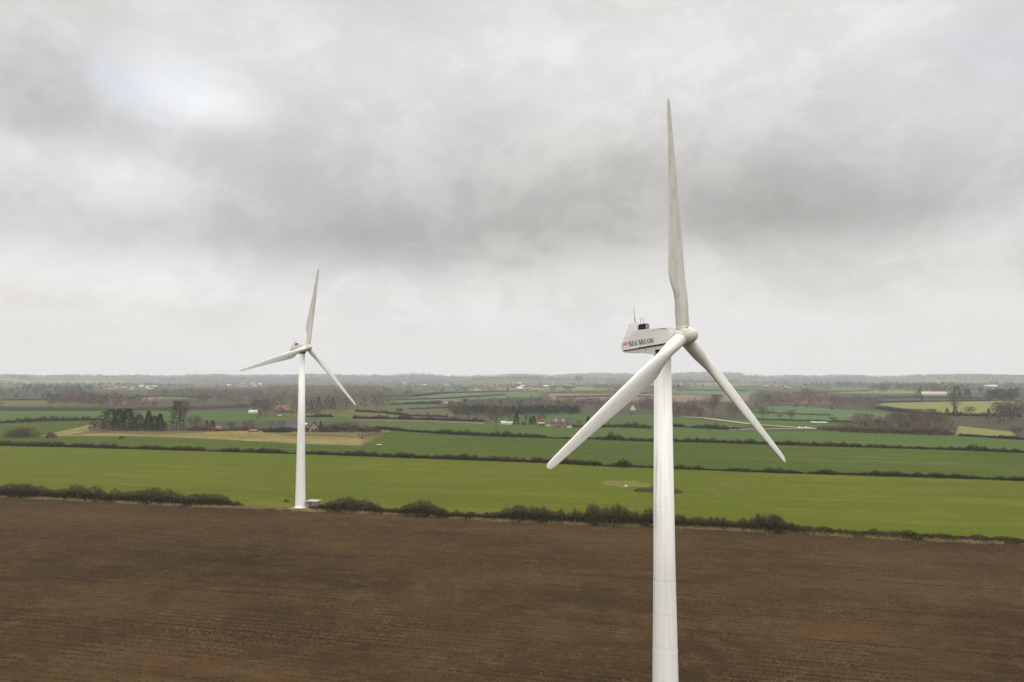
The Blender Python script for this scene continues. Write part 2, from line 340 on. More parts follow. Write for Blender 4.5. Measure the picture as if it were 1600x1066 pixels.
field('tilled_strip', [(550, 657), (660, 659), (757, 663), (757, 660), (660, 656), (550, 654)], M_TAN)
field('pasture', [(410, 652), (560, 654), (640, 652), (560, 640), (410, 643)], M_PAST)
field('green_field', [(760, 664), (870, 669), (930, 669), (1100, 672), (1180, 666), (1130, 660), (1080, 654), (1000, 648), (930, 648), (780, 649)], M_WIN3)
field('green_field', [(1100, 655), (1190, 664), (1300, 675), (1420, 676), (1430, 664), (1300, 660), (1180, 656)], M_WIN3)
field('green_field', [(1160, 654), (1185, 636), (1240, 635), (1340, 642), (1420, 648), (1410, 656), (1290, 658)], M_WIN4)
field('yellow_pasture', [(1368, 636), (1380, 630), (1560, 627), (1640, 628), (1600, 640), (1540, 648), (1450, 646)], M_YEL)
field('yellow_pasture', [(1498, 666), (1580, 675), (1590, 683), (1540, 681), (1493, 679)], M_YEL)
field('tilled_field', [(858, 615), (980, 616), (1100, 618), (1170, 616), (1170, 627), (1050, 629), (950, 628), (858, 626)], M_TAN)
field('green_field', [(1048, 606), (1110, 603), (1180, 607), (1175, 616), (1100, 617), (1048, 616)], M_WIN4)
field('green_field', [(860, 606), (970, 604), (970, 613), (860, 613)], M_WIN4)
field('green_field', [(595, 621), (700, 614), (850, 612), (840, 621), (700, 627), (620, 632), (600, 630)], M_WIN4)
field('green_field', [(-200, 626), (0, 627), (90, 627), (165, 632), (150, 635), (0, 635), (-200, 635)], M_PAST)
field('tilled_field', [(168, 630), (238, 617), (300, 618), (250, 625), (195, 632)], M_TAN)
field('green_field', [(250, 625), (262, 619), (300, 617), (290, 624)], M_WIN4)
field('green_field', [(0, 610), (30, 606), (80, 605), (70, 611)], M_PAST)
field('green_field', [(600, 612), (640, 605), (670, 605), (660, 612)], M_PAST)
field('tilled_field', [(1190, 632), (1300, 632), (1300, 622), (1200, 623)], M_TAN)
field('green_field', [(1290, 614), (1420, 614), (1420, 606), (1300, 606)], M_WIN4)
fr_ = random.Random(11)
for k in range(46):
    r0 = fr_.uniform(2100, 5200); t0 = fr_.uniform(-.66, .66); cx, cy = r0 * math.tan(t0), r0; L_, D_ = r0 * fr_.uniform(.05, .13), r0 * fr_.uniform(.04, .10); a_ = fr_.uniform(-.35, .35)
    qd = [(-L_, -D_), (L_ * fr_.uniform(.7, 1.1), -D_ * fr_.uniform(.7, 1.1)), (L_, D_), (-L_ * fr_.uniform(.6, 1), D_ * fr_.uniform(.8, 1.1))]
    qd = [(cx + x * math.cos(a_) - y * math.sin(a_), cy + x * math.sin(a_) + y * math.cos(a_)) for x, y in qd]
    m_, nm_ = fr_.choice([(M_WIN4, 'green_field'), (M_PAST, 'pasture'), (M_TAN, 'tilled_field'), (M_WIN3, 'green_field'), (M_YEL, 'yellow_pasture'), (M_OLIVE, 'olive_field')])
    field(nm_, qd, m_, world=True)
def strip(name, line, wid, m, off=None):
    L = np.array([P(*p) for p in line]); out = []
    T = np.gradient(L, axis=0); T /= np.linalg.norm(T, axis=1)[:, None]; N = np.stack([-T[:, 1], T[:, 0]], 1) * wid / 2
    return field(name, list(L + N) + list((L - N)[::-1]), m, world=True, off=off)
M_ROUGH = crop_mat('rough_brown_grass', (.125, .100, .045), (.20, .155, .075), (.07, .062, .025), stripe=.2, big=10)
field('rough_grass', [(418, 676), (470, 677), (540, 675), (590, 672), (607, 675), (598, 679), (575, 687), (545, 684), (500, 681), (455, 682)], M_ROUGH)
field('rough_grass', [(152, 671), (250, 675), (330, 673), (320, 676), (240, 679), (160, 677), (110, 680)], M_ROUGH)
strip('farm_track', [(1066, 652), (1100, 654), (1130, 658), (1180, 664), (1250, 669), (1300, 671.5)], 7, M_TRACK)
strip('farm_track', [(1140, 672), (1200, 671), (1250, 670.5), (1300, 671)], 5, M_TRACK)
strip('farm_track', [(380, 651), (430, 651), (520, 652), (560, 656)], 5, M_PAST)
strip('wheel_track', [(0, 746), (60, 749), (140, 754), (230, 759), (300, 763)], .45, M_PALE, .07 + .003 * FK[0] / 10)
strip('wheel_track', [(-60, 744), (30, 747)], 1.2, M_PALE, .07 + .003 * FK[0] / 10)
strip('wheel_track', [(942, 756), (940, 762), (945, 768), (975, 772), (1020, 775), (1060, 777), (1110, 778), (1122, 775), (1112, 768), (1108, 763)], .5, M_PALE, .07 + .003 * FK[0] / 10)
strip('wheel_track', [(1127, 775), (1117, 767), (1113, 763)], .5, M_PALE, .07 + .003 * FK[0] / 10)
strip('wheel_track', [(600, 694), (680, 697)], .8, M_PALE, .07 + .003 * FK[0] / 10)
strip('wheel_track', [(1110, 714), (1200, 716), (1320, 719)], .7, M_PALE, .07 + .003 * FK[0] / 10)
strip('wheel_track', [(1480, 728), (1600, 731)], .7, M_PALE, .07 + .003 * FK[0] / 10)
strip('wheel_track', [(1390, 815), (1500, 821)], .5, M_PALE, .07 + .003 * FK[0] / 10)
field('bare_patch', [(941, 753), (955, 750.5), (972, 752), (990, 751.5), (1003, 755), (1020, 756), (1012, 762), (990, 760), (975, 763), (958, 760), (946, 758)], M_PALE, off=.07)
field('flooded_patch', [(587, 695.4), (594, 695), (598, 696), (591, 696.4)], M_WATER)
field('flooded_patch', [(1264, 659.5), (1290, 660), (1294, 662), (1270, 661.5)], M_WATER)
M_CONC = plain('old_concrete', (.30, .26, .20), .9, .2, .3, 1.5)
field('crane_pad', [(448, 795.5), (470, 799), (490, 800.5), (506, 797), (500, 793), (484, 791), (462, 791)], M_CONC, off=.11)
field('grass_verge', [(375, 793), (448, 796), (470, 798), (470, 790), (440, 785), (395, 783)], M_YEL2, off=.08)

# ------------------------------------------------------------------ vegetation, numpy triangles
def tris_at(base, dirv, length, width, r=None):
    """one slender triangle per row: foot, side, tip"""
    r = r or rng; n = len(base); side = np.cross(dirv, r.normal(size=(n, 3))); side /= np.linalg.norm(side, axis=1)[:, None] + 1e-9
    a = base - side * width[:, None] / 2; b = base + side * width[:, None] / 2; c = base + dirv * length[:, None]
    V = np.stack([a, b, c], 1).reshape(-1, 3); return V, np.arange(len(V)).reshape(-1, 3)
def cat(parts):
    Vs, Fs, Ms, o = [], [], [], 0
    for V, F, m in parts:
        Vs.append(V); Fs.append(F + o); Ms.append(np.full(len(F), m)); o += len(V)
    return np.vstack(Vs), np.vstack(Fs), np.concatenate(Ms)
def unit(v): return v / (np.linalg.norm(v, axis=-1, keepdims=True) + 1e-9)
def limb(p0, p1, r0, r1, k=5):
    p0, p1 = np.array(p0, float), np.array(p1, float); t = unit(p1 - p0); a = unit(np.cross(t, [.3, .2, .93] if abs(t[2]) < .9 else [1., 0, 0])); b = np.cross(t, a)
    an = np.linspace(0, 2 * np.pi, k, endpoint=False); c, s = np.cos(an)[:, None], np.sin(an)[:, None]
    V = np.vstack([p0 + (a * c + b * s) * r0, p1 + (a * c + b * s) * r1]); i = np.arange(k); j = (i + 1) % k
    F = np.vstack([np.stack([i, j, j + k], 1), np.stack([i, j + k, i + k], 1)]); return V, F
def bare_tree_arrays(h, spread, seed, n=1500, fine=.10, low=.25, ivy=0):
    r = np.random.default_rng(seed); tr = []; tw = []
    th = h * (low + .15); tr.append(limb((0, 0, -.3), (0, 0, th), h * .022, h * .015, 7))
    top = np.array([r.normal(0, .02 * h), r.normal(0, .02 * h), h * .8]); tr.append(limb((0, 0, th), top, h * .015, h * .004))
    ends = [top]
    for k in range(11):
        z0 = h * (low + (.5 - low) * k / 11 + .05); a = k * 2.4 + r.random() * .8; ln = spread * (.75 + .5 * r.random()) * (1 - .25 * k / 11)
        m_ = np.array([math.cos(a) * ln * .5, math.sin(a) * ln * .5, z0 + h * .12]); e = np.array([math.cos(a) * ln * .85, math.sin(a) * ln * .85, z0 + h * (.22 + .2 * r.random())])
        tr.append(limb((0, 0, z0), m_, h * .009, h * .006, 4)); tr.append(limb(m_, e, h * .006, h * .002, 4)); ends += [e, (m_ + e) / 2]
        for q_ in range(2):
            e2 = e + np.array([r.normal(0, .12 * h), r.normal(0, .12 * h), h * .1 + r.random() * h * .08]); tr.append(limb((m_ + e) / 2, e2, h * .004, h * .0015, 3)); ends.append(e2)
    ends = np.array(ends); c0 = np.array([0, 0, h * .25])
    idx = r.integers(0, len(ends), n); cen = ends[idx] + r.normal(size=(n, 3)) * np.array([.085, .085, .075]) * h
    cen[:, 2] = np.clip(cen[:, 2], h * low * .8, h * .97)
    dirv = unit(unit(cen - c0) + r.normal(size=(n, 3)) * .45 + np.array([0, 0, .35]))
    V, F = tris_at(cen, dirv, h * (.05 + .06 * r.random(n)), np.full(n, fine) * (.6 + .8 * r.random(n)), r); tw.append((V, F, 0))
    Vt, Ft, _ = cat([(a, b, 0) for a, b in tr]); return (Vt, Ft), (V, F)
def conifer_arrays(h, wid, seed, n=1400, ragged=.25, low=.06, blunt=.0):
    r = np.random.default_rng(seed); u = r.random(n) ** .75; z = h * (low + (1 - low) * u)
    prof = wid * ((1 - u) ** .8 * (1 - blunt) + blunt * np.sqrt(np.clip(1 - u ** 3, 0, 1))) + .05 * wid
    lob = 1 + ragged * np.sin(z / h * 38 + r.random() * 6) * .6; a = r.random(n) * 2 * np.pi
    lob *= 1 + ragged * .6 * np.sin(a * 3 + z / h * 9 + seed)
    rad = prof * lob * (.35 + .65 * np.sqrt(r.random(n)))
    c = np.stack([np.cos(a) * rad, np.sin(a) * rad, z], 1); dv = unit(np.stack([np.cos(a), np.sin(a), -.25 + .5 * r.random(n)], 1) + r.normal(size=(n, 3)) * .25)
    V, F = tris_at(c, dv, h * .05 * (1 + r.random(n)), h * .028 * (.6 + r.random(n)), r)
    return limb((0, 0, -.3), (0, 0, h * .9), h * .018, h * .004, 6), (V, F)
def bush_arrays(h, wid, seed, n=900, fine=.1):
    r = np.random.default_rng(seed); a = r.random(n) * 2 * np.pi; ph = np.arccos(r.random(n) * .98); rad = (.45 + .55 * r.random(n) ** .5)
    lob = 1 + .18 * np.sin(a * 3 + seed) + .12 * np.sin(a * 7 + ph * 5)
    c = np.stack([np.cos(a) * np.sin(ph) * wid * rad * lob, np.sin(a) * np.sin(ph) * wid * rad * lob, np.cos(ph) * h * .85 * rad * lob + .1], 1)
    dv = unit(unit(c) + r.normal(size=(n, 3)) * .4 + np.array([0, 0, .5])); V, F = tris_at(c, dv, h * (.12 + .14 * r.random(n)), np.full(n, fine) * (.6 + .9 * r.random(n)), r)
    st = [limb((0, 0, -.2), (math.cos(k) * wid * .5, math.sin(k) * wid * .5, h * .6), .05, .02, 3) for k in range(7)]
    Vt, Ft, _ = cat([(x, y, 0) for x, y in st]); return (Vt, Ft), (V, F)
PROTO = {}
def proto(kind, seed):
    key = (kind, seed)
    if key not in PROTO:
        if kind == 'bare': a, b = bare_tree_arrays(10, 4.2, seed, 1500, .13); m = M_BARE
        elif kind == 'russet': a, b = bare_tree_arrays(10, 4.6, seed, 1500, .14, low=.1); m = M_BARE2
        elif kind == 'mauve': a, b = bare_tree_arrays(10, 4.6, seed, 1500, .14, low=.12); m = M_BAREP
        elif kind == 'tall': a, b = conifer_arrays(10, 1.7, seed, 850, .6, .04, .8); m = M_IVY
        elif kind == 'slim': a, b = bare_tree_arrays(10, 1.9, seed, 900, .10, low=.25); m = M_BARE
        elif kind == 'conifer': a, b = conifer_arrays(10, 2.5, seed); m = M_CON
        elif kind == 'blunt': a, b = conifer_arrays(10, 3.0, seed, 1500, .45, .08, .55); m = M_CON
        elif kind == 'pine': a, b = conifer_arrays(10, 3.8, seed, 1500, .6, .12, .75); m = M_PINE
        elif kind == 'spruce': a, b = conifer_arrays(10, 2.6, seed, 900, .3); m = M_CONB
        elif kind == 'bush': a, b = bush_arrays(10, 8, seed, 1100, .35); m = M_TWIG
        elif kind == 'russetbush': a, b = bush_arrays(10, 8, seed, 1100, .35); m = M_HED2
        elif kind == 'willow': a, b = bush_arrays(10, 8, seed, 1600, .30); m = M_BAREY
        PROTO[key] = (mesh_np('trunk', a[0], a[1], M_BARK, smooth=True), mesh_np('crown', b[0], b[1], m))
    return PROTO[key]
CNT = [0]
def plant(px, py, hpx, kind, label, group=None, name=None, cat_=None, wide=1., rest=None):
    g = G(px, py); s = hpx * g[1] / FPX / 10; CNT[0] += 1; r = random.Random(CNT[0])
    nm = name or {'conifer': 'conifer_tree', 'blunt': 'conifer_tree', 'pine': 'pine_tree', 'spruce': 'spruce_tree', 'bush': 'bush', 'russetbush': 'bush', 'willow': 'willow_bush'}.get(kind, 'bare_tree')
    e = empty(nm, (g[0], g[1], g[2]), r.random() * 6.28, label, cat_ or ('bush' if 'bush' in nm else 'tree'), group); e.scale = (s * wide, s * wide, s)
    t_, c_ = proto(kind, r.randrange(4)); link('stem' if 'bush' in nm else 'trunk', t_, e); link('foliage' if 'bush' in nm else 'crown', c_, e); return e

def hedge(name, line, hfun, label, wid=3.0, dens=1., m=(M_TWIGD, M_TWIG), group=None, seed=1, cat_='hedge', fine=1.):
    """twigs scattered along a line on the ground; hfun(px) = height in photo pixels"""
    r = np.random.default_rng(seed); pxs = np.arange(line[0][0], line[-1][0] + .01, 2.)
    pys = np.interp(pxs, [p[0] for p in line], [p[1] for p in line]); W_ = np.array([P(a, b) for a, b in zip(pxs, pys)])
    seg = np.hypot(*np.diff(W_, axis=0).T); s_ = np.concatenate([[0], np.cumsum(seg)]); L = s_[-1]
    Dm = np.median(np.hypot(W_[:, 0], W_[:, 1])); px_m = Dm / FPX
    n = int(min(L * dens * 250 * (250 / Dm) ** 1.15, 150000)); t = r.random(n) * L
    x = np.interp(t, s_, W_[:, 0]); y = np.interp(t, s_, W_[:, 1]); pp = np.interp(t, s_, pxs)
    hh = np.array([hfun(v) for v in pxs]) * (W_[:, 1] / FPX); hh = np.interp(t, s_, hh)
    lump = .76 + .12 * np.sin(t / 1.9 + 3 * np.sin(t / 7.3)) + .10 * np.sin(t / 4.1 + seed) + .12 * np.sin(t / .83 + 2 * np.sin(t / 3.1)) + .10 * np.sin(t / .41 + 3 * np.sin(t / 1.7))
    hh = np.maximum(hh * lump, 0); keep = hh > .25; x, y, hh, t = x[keep], y[keep], hh[keep], t[keep]; n = len(x)
    tx = np.interp(t, s_[1:], np.diff(W_[:, 0]) / np.maximum(seg, 1e-6)); ty = np.interp(t, s_[1:], np.diff(W_[:, 1]) / np.maximum(seg, 1e-6)); q = np.hypot(tx, ty); tx, ty = tx / q, ty / q
    u = r.random(n) ** .9; half = wid * .5 * np.clip(hh / hh.mean(), .4, 1.5) * np.sqrt(np.clip(1.02 - u ** 2.2, 0, 1)); sd_ = (r.random(n) * 2 - 1)
    x = x - ty * sd_ * half; y = y + tx * sd_ * half + wid * .25; z = H(x, y) + u * hh * .88
    out = np.stack([-ty * sd_ * .6, tx * sd_ * .6, .8 * np.ones(n)], 1); dv = unit(out + r.normal(size=(n, 3)) * .42)
    ln = (.22 + .35 * r.random(n)) * np.clip(hh, 1, 5) * .42 * np.where(u > .72, 1.7, 1.); wd = np.maximum(.05, px_m * .38 * fine) * (.5 + r.random(n))
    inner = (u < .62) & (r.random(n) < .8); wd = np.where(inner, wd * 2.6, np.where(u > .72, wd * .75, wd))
    o = np.array([x.mean(), y.mean(), float(H(x.mean(), y.mean()))]); c = np.stack([x, y, z], 1) - o
    V, F = tris_at(c, dv, ln, wd, r)
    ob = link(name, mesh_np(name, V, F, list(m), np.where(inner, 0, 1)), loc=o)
    return tag(ob, label, cat_, group)
def hf(pts):
    xs, ys = zip(*pts); return lambda p: float(np.interp(p, xs, ys))
# hedge between the ploughed field and the green field
hedge('hedge', [p for p in H1 if p[0] < 300] + [(300, 790), (378, 793)], hf([(-400, 20), (0, 20), (60, 22), (95, 18), (130, 23), (180, 20), (220, 20), (262, 26), (300, 20), (340, 20), (368, 10), (378, 2)]),
      'dark brown leafless hedge behind the ploughed field, ending left of the far tower', 6, 1.3, seed=3)
hedge('hedge', [(484, 796), (505, 798), (560, 800), (608, 803)], hf([(484, 5), (500, 13), (520, 21), (545, 22), (570, 20), (592, 12), (608, 5)]), 'dark domed hedge clump right beside the small grey kiosk', 8, 1.6, seed=4)
hedge('hedge', [(606, 803), (650, 806), (700, 809), (782, 813)], hf([(606, 6), (625, 15), (650, 24), (675, 22), (700, 12), (720, 14), (745, 9), (760, 13), (782, 10)]), 'lower dark hedge with one domed bush, between kiosk clump and tall hedge', 6, 1.5, seed=5)
hedge('hedge', [(780, 813), (800, 814), (900, 818), (1000, 821), (1060, 823)], hf([(780, 12), (800, 26), (840, 22), (880, 26), (935, 31), (980, 26), (1020, 26), (1060, 18)]), 'tall thick dark hedge left of the near turbine tower', 8, 1.5, seed=6)
hedge('hedge', [(1058, 823), (1100, 825), (1200, 830), (1260, 833)], hf([(1058, 16), (1100, 17), (1150, 19), (1180, 28), (1205, 27), (1235, 16), (1260, 8)]), 'dark hedge right of the near turbine tower with a paler tuft on top', 7, 1.5, seed=7)
hedge('hedge', [(1256, 833), (1300, 835), (1400, 841), (1500, 845), (1600, 849), (1800, 857), (2000, 866)], hf([(1256, 8), (1290, 12), (1340, 8), (1372, 15), (1395, 9), (1410, 14), (1440, 8), (1530, 10), (1560, 8), (1600, 7), (2000, 8)]), 'low ragged brown hedge running out at the right edge of the photo', 5, 1.4, seed=8)
# hedge between the two green fields
kk = [(-400, 9), (0, 10), (40, 8), (85, 11), (108, 5), (120, 8), (150, 8), (185, 8), (200, 4), (225, 8), (270, 7), (310, 9), (330, 3), (350, 7), (385, 8), (430, 9), (455, 3), (485, 6), (560, 9), (590, 8), (640, 9), (700, 8), (728, 11), (760, 8), (850, 10), (905, 11), (938, 8), (945, 2), (960, 3)]
hedge('hedge', [p for p in H2 if p[0] <= 400] + [(470, 710)], hf(kk), 'thin dark hedge behind the near green field, stretch left of the far turbine tower', 4, 1.5, seed=11)
hedge('hedge', [(472, 710), (560, 713), (640, 716), (720, 719), (800, 722), (860, 724), (942, 729)], hf(kk), 'thin dark hedge behind the near green field, stretch between the two turbine towers', 4, 1.5, seed=12)
hedge('hedge', [(942, 729), (1000, 731), (1100, 735), (1200, 739), (1262, 741)], hf([(942, 2), (962, 7), (972, 15), (980, 14), (990, 6), (1010, 6), (1050, 4), (1065, 8), (1100, 7), (1108, 2), (1125, 3), (1150, 6), (1185, 7), (1212, 12), (1230, 6), (1248, 5), (1262, 1)]), 'broken thin hedge with gaps either side of the near turbine tower', 4, 1.5, seed=13)
hedge('hedge', [(1262, 741), (1300, 742), (1400, 745), (1500, 748), (1600, 752), (2000, 766)], hf([(1262, 2), (1275, 6), (1295, 12), (1310, 5), (1340, 6), (1370, 8), (1420, 10), (1480, 8), (1530, 7), (1600, 8), (2000, 8)]), 'thin dark hedge behind the near green field, stretch at the right edge', 4, 1.5, seed=14)
# third hedge
hedge('hedge', [(588, 671), (640, 675), (700, 679), (760, 682), (856, 685)], hf([(588, 5), (600, 8), (650, 4), (690, 8), (730, 9), (745, 6), (775, 11), (800, 8), (830, 9), (850, 5), (856, 3)]), 'brown hedge in front of the brick farmhouse', 5, 1.6, seed=21)
hedge('hedge', [(856, 685.5), (930, 687), (1000, 690), (1100, 692), (1200, 695)], hf([(856, 3), (880, 4), (925, 4), (945, 8), (955, 13), (975, 7), (1030, 8), (1100, 8), (1200, 8)]), 'brown hedge crossing behind the near turbine rotor', 5, 1.6, seed=22)
hedge('hedge', [(1200, 695), (1300, 698), (1400, 701), (1500, 704), (1600, 708), (2000, 722)], hf([(1200, 8), (1300, 8), (1370, 7), (1400, 6), (1480, 5), (1510, 8), (1528, 14), (1540, 9), (1555, 6), (1575, 9), (1600, 5), (2000, 6)]), 'brown hedge with one taller bush before the bluish green field at right', 5, 1.6, seed=23)
# remoter hedgerows
MR = (M_TWIGD, M_HED2)
hedge('hedge', [(-400, 669), (0, 662), (60, 659), (158, 657)], hf([(-400, 8), (0, 6), (60, 9), (100, 9), (150, 6), (158, 5)]), 'dark hedge left of the pine clump', 5, 1.4, MR, seed=31)
hedge('hedge', [(-400, 642), (0, 642), (150, 642), (290, 641), (400, 636)], hf([(-400, 7), (0, 7), (150, 6), (290, 6), (400, 5)]), 'long mauve brown hedgerow crossing the far left fields', 26, 2.2, (M_BAREP, M_BARE2), seed=32)
hedge('hedge', [(552, 655), (620, 656), (660, 657), (757, 660)], hf([(552, 7), (600, 7), (620, 5), (632, 12), (645, 6), (757, 6)]), 'brown hedge beyond the tilled strip in the middle distance', 5, 1.6, MR, seed=33)
hedge('hedge', [(556, 644), (600, 646), (640, 650), (700, 652)], hf([(556, 6), (620, 4), (700, 3)]), 'sparse hedge on the olive field edge', 5, 1.2, MR, seed=34)
hedge('hedge', [(900, 668), (960, 668), (1020, 670)], hf([(900, 5), (930, 8), (960, 6), (1000, 11), (1020, 5)]), 'low scrub hedge right of the brick farmhouse', 8, 1.4, MR, seed=35)
hedge('hedge', [(1048, 667), (1100, 670), (1158, 672)], hf([(1048, 8), (1062, 7), (1075, 2), (1085, 6), (1120, 9), (1158, 4)]), 'low bushes along the pale track', 8, 1.5, MR, seed=36)
hedge('hedge', [(1290, 671), (1320, 675), (1400, 678), (1500, 681)], hf([(1290, 5), (1330, 12), (1400, 14), (1450, 16), (1490, 14), (1500, 3)]), 'tall ragged brown hedge at the foot of the right hand wood', 26, 1.6, (M_HED2, M_BARE), seed=37)
hedge('hedge', [(1500, 682), (1540, 684), (1600, 688), (1700, 692)], hf([(1500, 5), (1520, 5), (1560, 6), (1700, 7)]), 'low dark hedge below the small yellow field', 5, 1.5, MR, seed=38)
hedge('hedge', [(1375, 639), (1440, 648), (1500, 650), (1600, 652)], hf([(1375, 6), (1600, 7)]), 'dark hedge below the yellow green pasture', 12, 1.6, MR, seed=39)
hedge('hedge', [(1360, 630), (1440, 628), (1560, 627)], hf([(1360, 3), (1560, 3)]), 'thin dark hedge along the top of the yellow green pasture', 10, 1.4, MR, seed=40)
hedge('hedge', [(478, 652), (500, 652.5), (522, 652)], hf([(478, 3), (500, 7), (515, 6), (522, 2)]), 'dark low thicket right of the far turbine tower', 8, 2., MR, seed=41)
hedge('hedge', [(592, 621), (640, 621), (700, 615), (840, 612)], hf([(592, 4), (700, 4), (840, 3)]), 'far hedge above the long green field', 14, 1.3, MR, seed=42)
hedge('hedge', [(610, 633), (640, 632), (690, 631)], hf([(610, 3), (650, 5), (690, 6)]), 'far hedge before the long white building', 14, 1.6, MR, seed=43)
hedge('hedge', [(860, 614), (960, 614), (1050, 616)], hf([(860, 3), (1050, 4)]), 'far hedge along the top of the tan field', 14, 1.3, MR, seed=44)
hedge('hedge', [(1180, 656), (1290, 659), (1330, 661)], hf([(1180, 3), (1290, 3), (1330, 4)]), 'thin far hedge under the distant green field at right', 8, 1.3, MR, seed=45)
hedge('scrub', [(492, 677), (520, 675), (560, 676), (592, 676)], hf([(492, 6), (510, 16), (535, 16), (560, 10), (575, 11), (592, 6)]), 'tangled brown scrub right of the old barn', 22, 1.5, (M_TWIG, M_HED2), seed=46, cat_='scrub')
hedge('scrub', [(410, 676), (428, 676), (450, 677)], hf([(410, 4), (420, 11), (440, 10), (450, 6)]), 'brown scrub against the left end of the old barn', 10, 1.8, (M_TWIGD, M_HED2), seed=47, cat_='scrub')
hedge('scrub', [(296, 674), (330, 675), (360, 674), (410, 673)], hf([(296, 14), (310, 16), (330, 7), (350, 7), (375, 10), (395, 7), (410, 5)]), 'brown scrub around the little red roofed cottage', 16, 1.3, (M_HED2, M_BARE), seed=48, cat_='scrub')
hedge('brush_pile', [(992, 768), (1010, 769), (1040, 770), (1068, 771)], hf([(992, 1), (1000, 6), (1012, 8), (1030, 6), (1060, 8), (1068, 2)]), 'low pinkish brown heap of brushwood in the near green field behind the tower', 8, 1.6, (M_BARE, M_BARE2), seed=49, cat_='brush pile')

